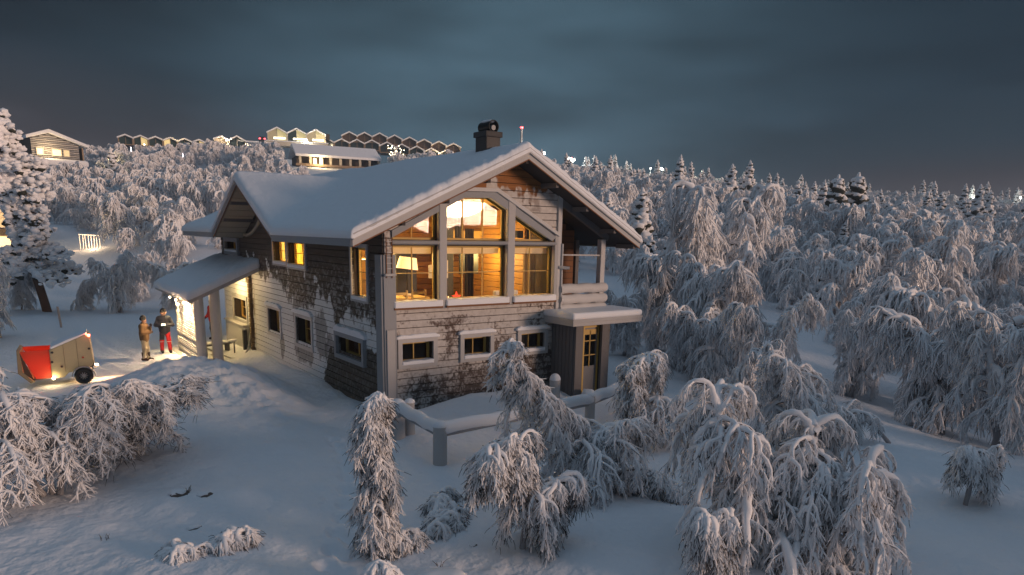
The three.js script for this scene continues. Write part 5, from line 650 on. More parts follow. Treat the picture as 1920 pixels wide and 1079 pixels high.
{ // hand-placed where the photograph shows single large trees
  const L = [[13.2, -1.0, 1.2, 0, 'large birch behind the balcony corner, its crown drooping to the eave'], [15.6, -3.4, 1.4, 3, 'tall birch right of the house with rounded hanging crown'], [12.2, 1.0, 1.0, 5, 'birch beside the vestibule with a bare dark stem below'], [17.6, -3.6, 1.7, 1, 'tallest birch right of the house, stepping down in three tufts'], [14.6, -0.2, 1.35, 2, 'birch on the near side of the open snow lane'], [11.2, 4.0, 0.85, 4, 'birch overhanging the snow just below the lane'], [9.2, 4.4, 0.7, 6, 'bushy birch between the garden door and the lane'],
    [30.0, -6.6, 1.2, 6, 'dark-stemmed birch on the far side of the open lane'], [24.5, 1.5, 1.0, 0, 'bowed birch at the head of the open lane'], [17.4, 7.0, 1.45, 5, 'wide birch right of the fallen trunk'], [20.8, 5.6, 1.6, 3, 'broad frosted birch on the right slope above the fallen trunk'], [15.2, 9.4, 1.05, 1, 'birch on a thick stem above the small bowed one'], [16.6, 11.6, 1.1, 4, 'dim birch at the right edge'], [19.6, 10.8, 1.25, 2, 'taller dim birch behind it at the right edge'], [21.6, 9.2, 1.25, 6, 'dim birch in the second row at the right'],
    [-8.6, -21, 1.05, 1, 'birch weeping to the ground at the left edge beyond the trailer'], [-10, -19, 1.1, 4, 'birch cut by the left edge beyond the trailer'], [-2.6, -31, 1.0, 2, 'birch behind the two standing people'], [-4.4, -33, 0.7, 6, 'low birch left of the one behind the people'], [0.4, -29.5, 1.0, 5, 'birch just left of the porch roof'], [-1.0, -36, 0.95, 0, 'round bush-like birch above the porch roof'], [-7.4, -33, 0.75, 3, 'birch at the foot of the great pine'], [2.2, -38, 0.9, 4, 'dark-hung birch left of the side gable']];
  for (const [x, z, s, k, l] of L) { const q = kinds[k % 7], t = thing('frosted_birch', l, 'birch', GY(x, z, 0.1), hash(Math.round(x * 10), Math.round(z * 10), 4) * 6.28); part(t, 'trunk', q.g.trunk, M.barkFrost); part(t, 'crown', q.g.snow, M.frost); tag(part(t, 'bare_twigs', q.g.dark, M.dark), null, null, null, 'stuff'); t.scale.setScalar(s); mids.push([x, z]); }
}
// ---- far hillside: lighter kinds; the nearest are single trees, the rest one wood
const farKinds = [];
for (let k = 0; k < 6; k++) {
  const r = rngOf(800 + k), h = 2.5 + r() * 1.2, a = r() * 6.28, nS = 1 + (k % 2), st = [];
  for (let s = 0; s < nS; s++) { const b = a + s * 2.6, e = 0.3 + 0.5 * r(); st.push([[0, 0, 0], [Math.cos(b) * e * 0.4, h * 0.4, Math.sin(b) * e * 0.4], [Math.cos(b) * e, h * 0.75, Math.sin(b) * e], [Math.cos(b) * e * 1.9, h * 0.9, Math.sin(b) * e * 1.9]]); }
  const g = birch({ h, seed: 900 + k, stems: st, limbs: Math.round(30 / nS), reach: 1.2, subs: 7, twigs: 4, thick: 2.4, fine: 3.0, from: 0.15, droop: 0.46, hang: 0.4, lift: 0.9, sides: 3, dark: 0.0, twigLen: 0.34, segs: 2 });
  farKinds.push({ g, h });
}
// conifers: snow-loaded whorls
function conifer(seed, h, w, whorls, per, det, needly = 0) {  // last argument: more and larger needle lumps, for a darker tree
  const r = rngOf(seed), sn = [], nd = [], n0 = [];
  for (let k = 0; k < whorls; k++) { const t = k / whorls, R = w * (1 - t) * (0.75 + 0.5 * r()) + 0.12; for (let j = 0; j < per; j++) { const y = h * (0.06 + 0.9 * t) + (r() - 0.5) * h / whorls * 2.2, a = r() * 6.28, q = R * (0.35 + 0.65 * r()), s = (0.16 + 0.16 * r()) * (1.15 - 0.5 * t) * h / 4; const l = lump(s, k * 9 + j + seed, 1.15, 0.75, 1.15, 0.5, det, 2.2); l.translate(Math.cos(a) * q, y - q * 0.35 + s * 0.25, Math.sin(a) * q); sn.push(l); if (r() < (needly ? 1 : 0.62)) { const m = lump(s * (needly ? 1.15 : 0.95), k * 5 + j + seed + 3, 1.2, 0.7, 1.2, 0.6, det, 2.6); m.translate(Math.cos(a) * q * 0.97, y - q * 0.35 - s * 0.42, Math.sin(a) * q * 0.97); nd.push(m); } } }
  const tip = lump(0.13 * h / 4, seed, 0.8, 1.8, 0.8, 0.4, det); tip.translate(0, h * 0.98, 0); sn.push(tip);
  return { snow: merge(sn), needles: merge(nd), trunk: cyl(0.05 * h / 3, 0.02, h * 0.95, 0, 0, 0, 8), h };
}
const spruces = [conifer(21, 4.2, 0.95, 16, 9, 1), conifer(22, 5.0, 0.85, 18, 8, 1), conifer(23, 3.6, 1.0, 13, 9, 1), conifer(29, 4.4, 1.15, 17, 12, 1, 1)];
function plantSpruce(label, x, z, s, k, name = 'snowy_spruce', cat = 'spruce', group) { const q = spruces[k % 4], t = thing(name, label, cat, GY(x, z, 0.1), hash(Math.round(x), Math.round(z), 2) * 6, group); part(t, 'trunk', q.trunk, M.pineBark); part(t, 'crown', q.snow, M.frost); part(t, 'needles', q.needles, M.needle); t.scale.setScalar(s); return t; }
const onHill = (az, d) => { const p = at(az, d, 0); return [p.x, p.z]; };
for (const [az, d, s, k, l] of [[46.2, 62, 1.3, 1, 'snowy spruce above the right eave, tallest on the near slope'], [43.6, 66, 1.1, 1, 'narrow spruce just right of the roof'], [49.0, 52, 1.05, 1, 'slim leaning spruce over the birches right of the house'], [51.2, 66, 1.1, 2, 'spruce standing two crowns right of the slim one'], [50.2, 88, 1.0, 0, 'smaller spruce higher up the slope'], [60.2, 92, 1.75, 3, 'left one of the dark pair of tall spruces on the right skyline'], [61.5, 94, 1.9, 3, 'right one of the dark pair of tall spruces on the right skyline'], [52.8, 130, 1.7, 1, 'pointed spruce on the skyline beside the ski-lift lights'], [56.2, 58, 1.0, 2, 'spruce half sunk among birches in the middle of the right slope'], [63.6, 130, 1.3, 0, 'skyline spruce right of the dark pair'], [66.8, 140, 1.4, 1, 'lone pointed spruce on the skyline toward the right edge'], [69.8, 120, 1.2, 2, 'blunt spruce on the skyline near the right edge']]) { const [x, z] = onHill(az, d); plantSpruce(l, x, z, s, k); mids.push([x, z]); }
// the great pine on the left
{
  const r = rngOf(303), t = thing('great_pine', 'tall pine loaded with snow at the left edge', 'pine', GY(-6.2, -31.5, 0.2)), H = 10.6, sn = [], nd = [], T = new Tubes(), lean = (y) => [-1.9 * Math.pow(y / H, 1.35) - 0.15 * Math.sin(y / H * 5), y, 0];
  const tp = []; for (let i = 0; i <= 14; i++) tp.push(lean(H * i / 14)); T.tube(tp, tp.map((_, i) => mix(0.26, 0.06, i / 14)), 10, 0.12, 5);
  const VAR = [0, 1, 2, 3, 4, 5, 6, 7].map((i) => lump(1, i * 17 + 3, 1.15, 0.85, 1.15, 0.7, 1, 1.9)), VARN = [0, 1, 2, 3].map((i) => lump(1, i * 13 + 5, 1.2, 0.7, 1.2, 0.9, 1, 2.2)), put = (src, sz, x, y, z) => { const g = src.clone(); g.rotateY(r() * 6.28); g.scale(sz, sz, sz); g.translate(x, y, z); return g; };
  const L = new Tubes(); for (let k = 0; k < 74; k++) { const s = 0.24 + 0.76 * (k + r()) / 74, p = lean(H * s), a = k * 2.39996 + r(), len = (0.55 + 2.35 * Math.pow(1 - s, 0.62)) * (0.55 + 0.6 * r()) * (s > 0.9 ? 1.3 : 1), b = grow(p, [Math.cos(a), 0.25 - 0.5 * (1 - s), Math.sin(a)], len * (Math.cos(a) < 0.0 && s > 0.34 && s < 0.74 ? 0.16 : 1), 5, 0.16, 0.3, r); L.tube(b, [0.06, 0.05, 0.045, 0.035, 0.03, 0.02], 5);
    const n = 20 + Math.round(len * 22); for (let j = 0; j < n; j++) { const [q] = along(b, 0.15 + 0.85 * r()), sz = 0.06 + 0.12 * r() * (0.6 + r()), o = [(r() - 0.5) * 0.8, (r() - 0.4) * 0.55, (r() - 0.5) * 0.8]; sn.push(put(VAR[Math.floor(r() * 8)], sz, q[0] + o[0], q[1] + o[1] + 0.06, q[2] + o[2])); if (r() < 0.15) nd.push(put(VARN[Math.floor(r() * 4)], sz * 1.05, q[0] + o[0] + (r() - 0.5) * 0.12, q[1] + o[1] - 0.03, q[2] + o[2] + (r() - 0.5) * 0.12)); } }
  part(t, 'trunk', T.geo(), M.pineBark); part(t, 'limbs', L.geo(), M.pineBark); part(t, 'needles', nd, M.needle); part(t, 'crown', sn, M.frost);
  mids.push([-6.2, -31.5]);
}
plantSpruce('small snow-plastered pine by the hillside lodge', ...onHill(7.1, 150), 1.75, 2, 'snowy_pine', 'pine'); plantSpruce('rounded snowy pine at the right end of the honeycomb hotel', ...onHill(32.3, 168), 1.35, 2, 'snowy_pine', 'pine');
{
  const r = rngOf(4242), cand = [];
  const free = (x, z, d) => mids.every(([a, b]) => (a - x) ** 2 + (b - z) ** 2 > d * d);
  for (let d = 17; d < 300; d *= 1 + 2.55 / d) { const stepA = 2.75 / d / D2R; for (let az = -3; az < (d < 90 ? 104 : 80); az += stepA) {
    const A = az + (r() - 0.5) * stepA * 0.9, dd = d + (r() - 0.5) * 2.4, [x, z] = onHill(A, dd), k = r(), s = r(), rot = r() * 6.28, keep = r();
    const R = lerpTab(DIST, A); if (dd > R + 25) continue;
    if (dd < 27 && A < 75.5) continue; if (x > -4 && x < 12.5 && z > -24 && z < 6) continue;                       // the house and its yard
    if (A < 18 && dd < lerpTab([[-3, 62], [4, 66], [9, 60], [18, 46]], A)) continue;   // ploughed yard and open snow on the left
    if (A > 18 && A < 40 && dd < 70) { if (dd < 44) continue; }
    if (A > 40 && dd < (A > 74 ? 16 : 27)) continue;
    const c = fbm(x * 0.045 + 9, z * 0.045 + 3, 0, 3); if (c < (A < 18 ? 0.44 : 0.40) && dd < 170) continue; if (A > 3.8 && A < 7 && dd < 77) continue;             // clearings
    const lane = Math.abs(A - 57.4); if (dd < 47 && lane < 3.4) continue;
    if (A < 32.5 && A > 6.5 && dd > R - 42 && A > 15) { if (dd > 150 && A > 18.6) continue;  if (dd > R - 16) continue; } else if (A < 15 && A > 6.5 && dd > R - 14) continue;
    if (A > 18.2 && A < 26.6 && dd > 128) continue; if (A > 1.5 && A < 6.6 && dd > 141 && dd < 172) continue;
    if (!free(x, z, 2.4)) continue; if (A < 5 && A > -1 && dd > 70 && dd < 88) continue;
    const y = groundY(x, z), top = (y + 3.6 - CAM.y) / dd; if (A > 17.5 && A < 38.5 && top < lerpTab([[17.5, 0.055], [22, 0.078], [30, 0.088], [38.5, 0.095]], A)) continue; // wholly behind the house
    if (A > 7 && A < 17.5 && top < lerpTab([[7, -0.06], [10, -0.02], [17.5, 0.05]], A)) continue;
    cand.push({ A, dd, x, z, y, k, s, rot, size: (0.58 + 0.85 * Math.pow(s, 1.6)) * (dd > 150 ? 0.95 : dd < 42 ? 0.85 : 1.05) });
  } }
  cand.sort((a, b) => a.dd - b.dd);
  const near = cand.filter((c) => c.A > -2.2 && c.A < 74.5).slice(0, 235), set = new Set(near), rest = cand.filter((c) => !set.has(c));
  for (const c of near) { const spr = c.k > 0.955 && c.A > 40; if (spr) { plantSpruce('snow-laden spruce among the birches on the slope', c.x, c.z, c.size * 0.85, Math.floor(c.s * 3), 'snowy_spruce', 'spruce', 'spruces scattered over the slope'); continue; }
    const q = (c.dd < 42 ? kinds : farKinds), f = q[Math.floor(c.k * 0.999 * q.length)], t = thing('frosted_birch', 'frost-covered birch in the wood on the slope', 'birch', [c.x, c.y - 0.1, c.z], c.rot, 'birches of the wood on the slope'); part(t, 'trunk', f.g.trunk, M.barkFrost); part(t, 'crown', f.g.snow, M.frost); t.scale.set(c.size, c.size * (0.85 + 0.3 * c.s), c.size); }
  const m4 = new THREE.Matrix4(), qq = new THREE.Quaternion(), wood = (name, label, geo, m, list) => { const I = new THREE.InstancedMesh(geo, m, list.length); list.forEach((c, i) => I.setMatrixAt(i, m4.compose(V(c.x, c.y - 0.1, c.z), qq.setFromAxisAngle(V(0, 1, 0), c.rot), V(c.size, c.size * (0.85 + 0.3 * c.s), c.size)))); I.name = numbered(name); I.castShadow = I.receiveShadow = true; scene.add(I); tag(I, label, 'wood', null, 'stuff'); };
  farKinds.forEach((f, i) => { const list = rest.filter((c) => Math.floor(c.k * 0.999 * 6) === i && !(c.dd > 120 && c.s > 0.95 && c.A > 36)); wood('far_birch_wood', 'far-off birch wood white with frost on the fell side', f.g.snow, M.frost, list); });
  spruces.slice(0, 3).forEach((f, i) => { const list = rest.filter((c) => c.dd > 120 && c.s > 0.95 && c.A > 36 && Math.floor(c.k * 2.999) === i).map((c) => ({ ...c, size: c.size * (0.75 + 0.5 * c.k) })); wood('far_spruce_wood', 'far-off spruces standing out along the skyline', f.snow, M.frost, list); wood('far_spruce_wood', 'dark needles of the far-off skyline spruces', f.needles, M.needle, list); });
  console.log('trees near', near.length, 'rest', rest.length, near.length && near[near.length - 1].dd);
}
// ---------------------------------------------------------------- hotels and lodges on the fell
const place = (name, label, cat, az, d, rise, group) => { const p = at(az, d, rise); return thing(name, label, cat, [p.x, p.y, p.z], -az * D2R, group); };
const litGlass = (k, c = [1, 0.68, 0.30]) => glow(c, k, [0.3, 0.25, 0.2]), darkGlass = mat([0.03, 0.045, 0.05], 0.15), greenGlass = mat([0.035, 0.06, 0.06], 0.15), paleWall = mat([0.50, 0.46, 0.38], 0.8), darkWall = mat([0.06, 0.045, 0.035], 0.85), timber = mat([0.26, 0.19, 0.13], 0.8);
const gable = (w, h0, h1) => [[-w / 2, 0], [w / 2, 0], [w / 2, h0], [0, h1], [-w / 2, h0]];
function gableBay(parent, x, y, w, h0, h1, d, fr, glass, opts = {}) { // one gabled bay: frame, two panes, mullion, roof
  const out = gable(w, h0, h1).map(([a, b]) => [a + x, b + y]), inn = gable(w - 0.5, h0 - 0.2, h1 - 0.32).map(([a, b]) => [a + x, b + y + 0.22]);
  const bay = part(parent, 'bay', ring(out, inn, 0.7, -0.4), fr, opts.label); const b = extr(inn, 0.1); b.translate(0, 0, -0.6); part(bay, 'back', b, darkWall);
  for (const s of [-1, 1]) { const c = clip(inn, -s, 0, -s * x - 0.06); part(bay, 'pane', pane(c, -0.32), glass(s)); } part(bay, 'mullion', box(0.14, h1 - 0.4, 0.12, x, y + 0.1 + (h1 - 0.4) / 2, -0.24), fr);
  const t = 0.28, r = extr([[x - w / 2 - 0.15, y + h0 - 0.1], [x, y + h1], [x + w / 2 + 0.15, y + h0 - 0.1], [x + w / 2 + 0.15, y + h0 + t - 0.1], [x, y + h1 + t], [x - w / 2 - 0.15, y + h0 + t - 0.1]], d, [], 0.04); r.translate(0, 0, -d + 0.75); part(bay, 'roof', r, M.pureSnow); part(bay, 'wall', box(w - 0.1, h0, d - 1, x, y + h0 / 2, -d / 2 - 0.5), darkWall);
}
{ // dark glass row with zigzag roof
  const d = 215, h = place('zigzag_hotel', 'long low hotel of dark glass under a zigzag snow roof on the left ridge', 'hotel', 10.4, d, 0.0975), W = 21, u = W / 6, r = rngOf(2);
  for (let i = 0; i < 6; i++) gableBay(h, -W / 2 + (i + 0.5) * u, -0.6, u, 1.7, 2.4, 8, timber, (s) => ((i === 1 || i === 5) && s === 1) || (i === 3 && s < 0) ? litGlass(0.8, [1, 0.72, 0.28]) : greenGlass);
  lamp(...h.position.clone().add(V(3, 1.5, 3)).toArray(), [1, 0.7, 0.3], 8, 6);
  const g = place('pale_lodge', 'pair of pale gabled lodges between the dark hotel and the lit pavilion', 'lodge', 14.9, d, 0.1015); gableBay(g, -2.6, -0.5, 3.6, 2.0, 2.7, 6, paleWall, () => litGlass(0.25)); gableBay(g, 1.5, -0.5, 4.4, 1.8, 3.0, 7, paleWall, (s) => s > 0 ? darkGlass : darkGlass); part(g, 'roof', box(6, 0.3, 6, 4.8, 1.5, -3, 0.1), M.pureSnow);
  part(g, 'door_lamp', new THREE.SphereGeometry(0.22, 12, 8).translate(-1.2, 1.3, 0.8), glow([1, 0.82, 0.6], 14)); const q = g.localToWorld(V(-1.2, 1.3, 1.2)); lamp(q.x, q.y, q.z, [1, 0.8, 0.55], 40, 6);
  const c = place('parked_car', 'car with red tail lights at the lit pavilion', 'car', 17.05, 205, 0.108); part(c, 'body', [box(1.7, 0.6, 3.6, 0, 0.6, 0, 0.15), box(1.4, 0.5, 1.9, 0, 1.1, -0.1, 0.18)], M.black); for (const s of [-0.6, 0.6]) part(c, 'tail_light', box(0.45, 0.28, 0.1, s, 0.75, 1.8, 0.04), glow([1, 0.03, 0.06], 7)); for (const [a, b] of [[-0.75, 1.1], [0.75, 1.1], [-0.75, -1.1], [0.75, -1.1]]) part(c, 'wheel', new THREE.TorusGeometry(0.2, 0.1, 8, 16).rotateY(Math.PI / 2).translate(a, 0.3, b), M.black);
}
{ // lit pavilion of three gables
  const d = 225, h = place('lit_pavilion', 'brightly lit pavilion of three snow-topped gables on the ridge', 'hotel', 19.5, d, 0.1075), u = 5.45;
  for (let i = 0; i < 3; i++) { gableBay(h, (i - 1) * u, 0.35, u, 2.6, 4.0, 12, paleWall, (s) => i === 1 && s < 0 ? darkGlass : litGlass(s > 0 ? 0.5 : 0.14, [0.95, 0.80, 0.32])); part(h, 'window_band', box(u - 2.2, 0.5, 0.1, (i - 1) * u + 0.6, 1.6, -0.1), litGlass(4, [1, 0.9, 0.62])); }
  part(h, 'terrace', box(17.5, 1.2, 5, 0, -0.3, 1.2), paleWall); part(h, 'terrace_snow', box(17.7, 0.25, 5.2, 0, 0.40, 1.25, 0.1), M.pureSnow); part(h, 'chimney', box(1.1, 1.6, 1.0, 9.0, 3.1, -4), darkWall);
  part(h, 'beacon_light', new THREE.SphereGeometry(0.2, 10, 8).translate(5.6, 4.9, -3), glow([1, 0.1, 0.06], 12)); part(h, 'mast', cyl(0.06, 0.04, 1.2, 5.6, 3.8, -3, 6), darkWall);
  part(h, 'flood_light', new THREE.SphereGeometry(0.35, 12, 8).translate(2.6, 0.9, 4.2), glow([1, 0.95, 0.8], 30)); const q = h.localToWorld(V(2.6, 0.9, 4.8)); lamp(q.x, q.y, q.z, [1, 0.92, 0.75], 60, 8); const q2 = h.localToWorld(V(8.6, 1.8, 2)); lamp(q2.x, q2.y, q2.z, [1, 0.8, 0.5], 30, 8);
}
{ // honeycomb hotel in two tiers stepping down to the right
  const d = 230, h = place('honeycomb_hotel', 'two-tier honeycomb hotel of repeated gabled bays on the ridge', 'hotel', 26.4, d, 0.1045), u = 4.55;
  for (let i = 0; i < 9; i++) { const x = (i - 4.2) * u, y = 0.9 - Math.max(0, i - 3) * 0.42; gableBay(h, x, y - 1.0, u, 1.9, 3.0, 8, timber, (s) => darkGlass); if (i > 0 && i < 9) gableBay(h, x + u * 0.52, y + 1.35, u, 1.7, 2.8, 7, timber, (s) => mat([0.09, 0.06, 0.04], 0.3)); }
  part(h, 'wing', box(8, 2.2, 6, 5.1 * u, -2.0, -2.5), paleWall); part(h, 'wing_roof', box(8.3, 0.35, 6.3, 5.1 * u, -0.8, -2.5, 0.12), M.pureSnow); part(h, 'window', box(1.0, 0.8, 0.1, 5.0 * u, -2.0, 0.55), darkGlass);
  for (const [x, y] of [[5.75 * u, -1.0], [3.4 * u, -1.8]]) { part(h, 'wall_lamp', new THREE.SphereGeometry(0.3, 10, 8).translate(x, y, 1.4), glow([1, 0.78, 0.42], 18)); const q = h.localToWorld(V(x, y, 2)); lamp(q.x, q.y, q.z, [1, 0.75, 0.42], 70, 6); }
}
{ // long hall with steep snow roof
  const d = 168, h = place('long_hall', 'long hall under one deep snow roof below the honeycomb hotel', 'hall', 22.5, d, 0.0835); h.rotation.y += 0.22; const L = 19;
  const roof = extr([[-5.2, 1.5], [0, 4.0], [5.2, 1.5], [5.2, 1.9], [0, 4.5], [-5.2, 1.9]], L, [], 0.05); roof.rotateY(Math.PI / 2); roof.translate(-L / 2, 0, -4); part(h, 'roof', roof, M.pureSnow); part(h, 'wall', box(L - 1, 2.2, 6.5, 0, 0.5, -4), darkWall);
  const gb = extr([[-4.6, -0.4], [4.6, -0.4], [4.6, 1.55], [0, 3.9], [-4.6, 1.55]], 0.2); gb.rotateY(Math.PI / 2); gb.translate(L / 2 - 0.5, 0, -4); part(h, 'gable', gb, timber); for (let i = 0; i < 9; i++) part(h, 'post', box(0.5, 2.0, 0.3, -L / 2 + 1 + i * 2.2, 0.5, 0.6), paleWall); part(h, 'balcony', box(L, 0.5, 0.3, 0, -0.3, 0.9), timber); for (const x of [-5.4, -4.0]) part(h, 'window', box(0.7, 1.5, 0.1, x, 0.4, 0.85), litGlass(4)); const q = h.localToWorld(V(-4.6, 0.6, 2)); lamp(q.x, q.y, q.z, [1, 0.72, 0.36], 60, 6);
}
{ // log lodge on the left
  const d = 150, h = place('log_lodge', 'dark log lodge with lit windows and snowy gable roof, upper left', 'lodge', 3.9, d, 0.073); const W = 10;
  h.rotation.y += 0.25; const out = [[-3.6, 0], [3.6, 0], [3.6, 2.9], [-0.9, 4.3], [-3.6, 3.5]]; const g = extr(out, 9); g.translate(0, 0, -9); part(h, 'wall', g, darkWall); part(h, 'plinth', box(7, 5, 8.6, 0, -2.5, -4.6), darkWall); part(h, 'snow_bank', box(9, 1.2, 2.4, 0, -0.6, 0.9, 0.5), M.pureSnow); for (let y = 0.1; y < 4; y += 0.3) { const s = spanAt(out, y + 0.2); if (s) part(h, 'log', bar(V(s[0], y, 0.02), V(s[1], y, 0.02), 0.10, 6), y % 0.6 < 0.3 ? M.trim : M.trimGrey); }
  const rf = extr([[-4.3, 3.2], [-0.9, 4.35], [5.0, 2.35], [5.0, 2.75], [-0.9, 4.85], [-4.3, 3.6]], 10.2, [], 0.06); rf.translate(0, 0, -9.4); part(h, 'roof', rf, M.pureSnow); part(h, 'chimney', box(0.8, 0.9, 0.8, 1.3, 4.5, -4), darkWall);
  for (const [x, w] of [[-2.4, 1.1], [0.1, 1.5], [1.6, 1.0]]) { const f = part(h, 'window', ring(rect(x - w / 2, 0.55, x + w / 2, 1.75), rect(x - w / 2 + 0.1, 0.65, x + w / 2 - 0.1, 1.65), 0.15, 0.1), paleWall); part(f, 'pane', pane(rect(x - w / 2 + 0.1, 0.65, x + w / 2 - 0.1, 1.65), 0.14), litGlass(x > 1 ? 0.8 : 2.2)); }
  const sd = part(h, 'veranda', box(0.2, 2.4, 6, 4.2, 1.1, -3), timber); for (let k = 0; k < 12; k++) part(sd, 'slat', box(0.08, 2.3, 0.16, 4.35, 1.1, -5.8 + k * 0.5), M.trim);
  const q = h.localToWorld(V(-1.4, 1.4, 1.6)); lamp(q.x, q.y, q.z, [1, 0.7, 0.36], 30, 6);
}
{ // neighbouring house cut by the left edge
  const d = 78, h = place('neighbour_house', 'cream house lit warm at the left edge behind the pine', 'house', 0.35, d, -0.045), cream = mat([0.62, 0.52, 0.36], 0.8);
  const g = extr([[-7, 3.1], [1.8, 3.1], [1.8, 5.5], [-1.6, 7.6], [-7, 4.6]], 7); g.translate(0, 0, -7); part(h, 'upper_wall', g, cream); const lo = extr(rect(-7, -1, 1.3, 3.0), 6.6); lo.translate(0, 0, -7); part(h, 'lower_wall', lo, darkWall);
  const rf = extr([[2.5, 5.1], [-1.6, 7.65], [-7, 4.5], [-7, 5.0], [-1.6, 8.15], [2.5, 5.6]], 8, [], 0.05); rf.translate(0, 0, -7.4); part(h, 'roof', rf, M.pureSnow); part(h, 'barge_board', beam(V(2.5, 5.0, 0.3), V(-1.6, 7.5, 0.3), 0.1, 0.3), timber);
  for (let y = 3.3; y < 7; y += 0.42) { const s = spanAt([[-7, 3.1], [1.8, 3.1], [1.8, 5.5], [-1.6, 7.6], [-7, 4.6]], y + 0.38); if (s) part(h, 'cladding_board', box(s[1] - s[0], 0.39, 0.05, (s[0] + s[1]) / 2, y, 0.02), cream); }
  for (const x of [-1.8, 0.2]) { const f = part(h, 'window', ring(rect(x - 0.55, 1.0, x + 0.55, 2.4), rect(x - 0.45, 1.1, x + 0.45, 2.3), 0.12, -0.35), timber); part(f, 'pane', pane(rect(x - 0.45, 1.1, x + 0.45, 2.3), -0.3), litGlass(1.8)); }
  part(h, 'terrace', box(10, 0.4, 3, -2.5, -0.6, 1.2), timber); part(h, 'terrace_snow', box(10.1, 0.3, 3.1, -2.5, -0.25, 1.2, 0.1), M.pureSnow);
  part(h, 'wall_lamp', new THREE.SphereGeometry(0.14, 10, 8).translate(-2.4, 2.75, 1.3), glow([1, 0.75, 0.38], 16)); const q = h.localToWorld(V(-2.4, 2.75, 1.9)); lamp(q.x, q.y, q.z, [1, 0.70, 0.36], 55, 4);
}
{ // railing wound with string lights
  const d = 76, o = place('lit_railing', 'railing hung with glowing string lights right of the great pine', 'railing', 5.35, d, -0.033); const r = rngOf(12);
  for (let i = 0; i < 9; i++) part(o, 'picket', box(0.06, 0.9, 0.06, -1.0 + i * 0.25, -0.4, 0), M.trimDark); part(o, 'rail', box(2.3, 0.08, 0.08, 0, 0.05, 0), M.trimDark);
  for (let i = 0; i < 8; i++) part(o, 'light_string', bar(V(-0.85 + i * 0.22 + 0.04 * r(), 0.3, 0.05), V(-0.85 + i * 0.22 + 0.06 * r(), 1.55, 0.05), 0.022, 6), glow([1, 0.66, 0.34], 2.2)); part(o, 'light_string', bar(V(-0.9, 1.6, 0.05), V(0.95, 1.5, 0.05), 0.03, 6), glow([1, 0.66, 0.36], 2.2)); part(o, 'light_string', bar(V(-1.5, 0.1, 0.05), V(1.2, 0.22, 0.05), 0.025, 6), glow([1, 0.6, 0.32], 2)); for (const [x, y] of [[-1.55, 0.1], [1.3, 0.22]]) part(o, 'red_light', new THREE.SphereGeometry(0.06, 8, 6).translate(x, y, 0.1), glow([1, 0.1, 0.05], 8));
  const q = o.localToWorld(V(0, 0.9, 0.6)); lamp(q.x, q.y, q.z, [1, 0.66, 0.36], 5, 8);
}
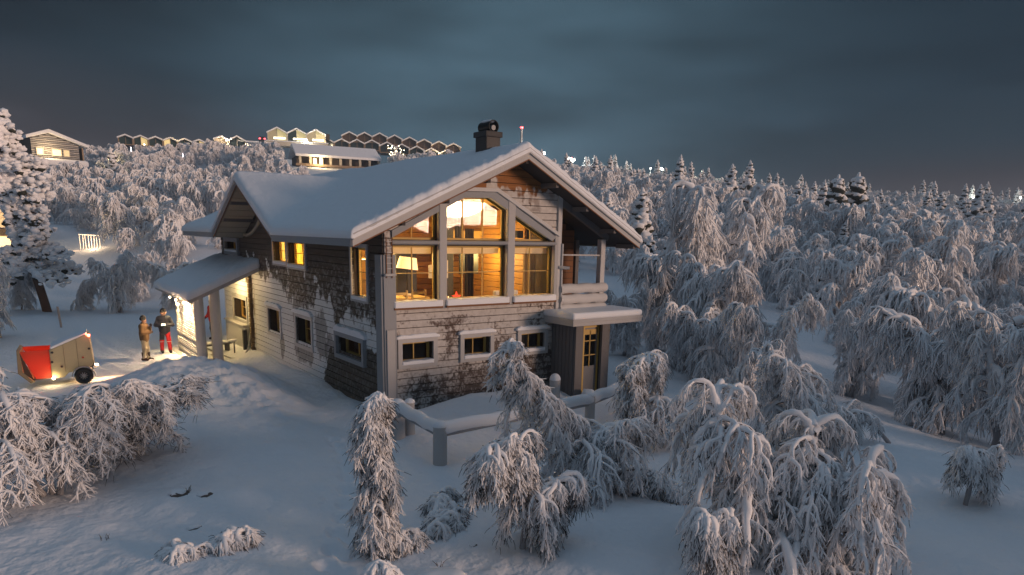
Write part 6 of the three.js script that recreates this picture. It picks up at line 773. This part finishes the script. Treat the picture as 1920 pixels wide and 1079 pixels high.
// ---- masts and lamps along the ridge
{
  const m = place('radio_mast', 'guyed radio mast with a red beacon behind the roof ridge', 'mast', 36.6, 240, 0.09); part(m, 'pole', cyl(0.36, 0.30, 12.2, 0, 0, 0, 12), mat([0.5, 0.46, 0.44])); part(m, 'beacon_light', cyl(0.5, 0.5, 0.4, 0, 11.9, 0, 14), glow([1, 0.05, 0.06], 9)); part(m, 'spike', cyl(0.07, 0.03, 2.0, 0, 12.2, 0, 6), M.trimDark); for (const [x, z] of [[-3.6, 2], [4.2, 2], [0, -4]]) part(m, 'guy_wire', bar(V(0, 9.5, 0), V(x, 1, z), 0.03, 4), M.trimGrey);
  const post = (az, d, rise, k, c, label, o = {}) => { const p = at(az, d, rise), g = groundY(p.x, p.z), h = Math.max(2, p.y - g), t = thing('ridge_lamp', label, 'lamp post', [p.x, p.y - h, p.z], -az * D2R); part(t, 'pole', cyl(0.12, 0.09, h, 0, 0, 0, 8), M.trimGrey); (o.heads || [[0, 0]]).forEach(([x, y]) => part(t, 'lamp_head', new THREE.SphereGeometry(o.r || 0.34, 12, 8).translate(x, h + y, 0.2), glow(c, k))); if (o.arm) part(t, 'arm', box(o.arm, 0.16, 0.16, 0, h - 0.25, 0), M.trimGrey); if (o.red) part(t, 'beacon_light', new THREE.SphereGeometry(0.2, 8, 6).translate(0.3, h + 0.6, 0), glow([1, 0.08, 0.08], 9)); lamp(p.x, p.y + 0.1, p.z + 0.9, c, o.power || 160, 8); };
  const cold = [0.92, 1, 0.86], white = [1, 0.98, 0.86];
  post(38.4, 235, 0.1075, 26, [0.85, 1, 0.95], 'cold bright lamp post nearest the roof ridge', { r: 0.42 }); post(40.5, 240, 0.0995, 26, white, 'cluster of floodlights at the lift station', { heads: [[-0.6, 0.4], [0.1, -0.2], [0.7, -0.35], [1.1, 0]], red: true, arm: 3, power: 300 }); post(41.7, 245, 0.1025, 12, [0.7, 0.95, 1], 'tiny lamp right of the lift station', { r: 0.16, power: 40 });
  post(47.4, 245, 0.0885, 20, cold, 'greenish floodlight pair on the ski slope', { heads: [[-0.5, 0.1], [0.5, 0], [0.9, -0.2]], arm: 2.4, r: 0.3 }); post(46.7, 245, 0.089, 12, white, 'small lamp left of the greenish floodlights', { r: 0.2, power: 60 }); post(49.85, 245, 0.0815, 20, [1, 1, 0.7], 'yellowish floodlight with red marker on the ski slope', { heads: [[0, 0], [-0.3, -0.5]], red: true, r: 0.34 }); post(54.0, 250, 0.0745, 26, white, 'brightest floodlight cluster at the end of the lift', { heads: [[-0.7, 0.1], [0, 0], [0.6, -0.1]], red: true, r: 0.36, power: 300 });
  post(43.6, 230, 0.0975, 0.6, [1, 0.9, 0.8], 'unlit tall pole on the ridge', { r: 0.06, power: 1 }); post(68.6, 220, 0.051, 14, cold, 'small lamp low on the right skyline', { r: 0.2, power: 40 }); post(71.2, 220, 0.0505, 14, white, 'small lamp at the far right skyline', { r: 0.2, power: 40 });
  // small warm lamps round the hotels
  for (const [az, d, rise, l] of [[13.5, 200, 0.1000, 'small warm lamp by the pale lodge'], [15.9, 198, 0.1035, 'small warm lamp right of the pale lodge'], [12.1, 204, 0.0985, 'small warm lamp under the right end of the dark hotel'], [9.2, 204, 0.0965, 'small warm lamp under the dark hotel'], [20.9, 196, 0.1035, 'small warm lamp below the pavilion terrace'], [28.6, 205, 0.1000, 'small warm lamp before the honeycomb hotel'], [30.9, 205, 0.0985, 'small warm lamp at the right wing of the honeycomb hotel'], [33.4, 190, 0.1000, 'warm lamp beside the rounded pine'], [6.9, 160, 0.076, 'warm lamp right of the log lodge']]) post(az, d, rise, 12, [1, 0.74, 0.40], l, { r: 0.17, power: 14 });
  const neon = (az, d, rise, h, label) => { const t = place('light_pole', label, 'light pole', az, d, rise); part(t, 'tube_light', cyl(0.06, 0.06, h, 0, 0, 0, 8), glow([1, 0.86, 0.92], 7)); part(t, 'pole', cyl(0.05, 0.05, 2.4, 0, -2.4, -0.1, 6), M.trimGrey); }; neon(8.35, 172, 0.0815, 1.9, 'slim glowing pole among the birches under the dark hotel'); neon(11.6, 170, 0.082, 1.1, 'short violet-white glowing pole right of the slim one');
  const sl = place('string_lights', 'row of tiny coloured lights low among the hillside birches', 'lights', 9.2, 165, 0.0745); const r = rngOf(8); for (let i = 0; i < 14; i++) part(sl, 'light_bulb', new THREE.SphereGeometry(0.06, 6, 5).translate(-1.9 + i * 0.3, 0.15 * (r() - 0.5) + i * 0.02, 0), glow(i % 3 ? [1, 0.8, 0.6] : [1, 0.2, 0.3], 8)); part(sl, 'cable', bar(V(-2, 0, 0), V(2.2, 0.28, 0), 0.02, 4), M.black);
  const lt = place('lit_tree', 'bush wound with warm lights in front of the honeycomb hotel', 'bush', 24.2 + 2.6, 175, 0.095); const b = birch({ h: 3, seed: 77, stems: [[[0, 0, 0], [0, 1.2, 0], [0.3, 2.6, 0]]], limbs: 14, reach: 1.5, subs: 3, twigs: 1, thick: 2.5, droop: 0.2, sides: 3, dark: 0 }); part(lt, 'trunk', b.trunk, M.barkFrost); part(lt, 'crown', b.snow, M.frost); for (let i = 0; i < 26; i++) { const a = r() * 6.28, q = 0.6 + 1.5 * r(); part(lt, 'light_bulb', new THREE.SphereGeometry(0.10, 6, 5).translate(Math.cos(a) * q, 0.6 + 2.2 * r(), Math.abs(Math.sin(a) * q) + 0.5), glow([1, 0.86, 0.55], 9)); }
}
scene.fog = new THREE.FogExp2(new THREE.Color().setRGB(0.30, 0.40, 0.52), 0.0008);
renderer.render(scene, camera);
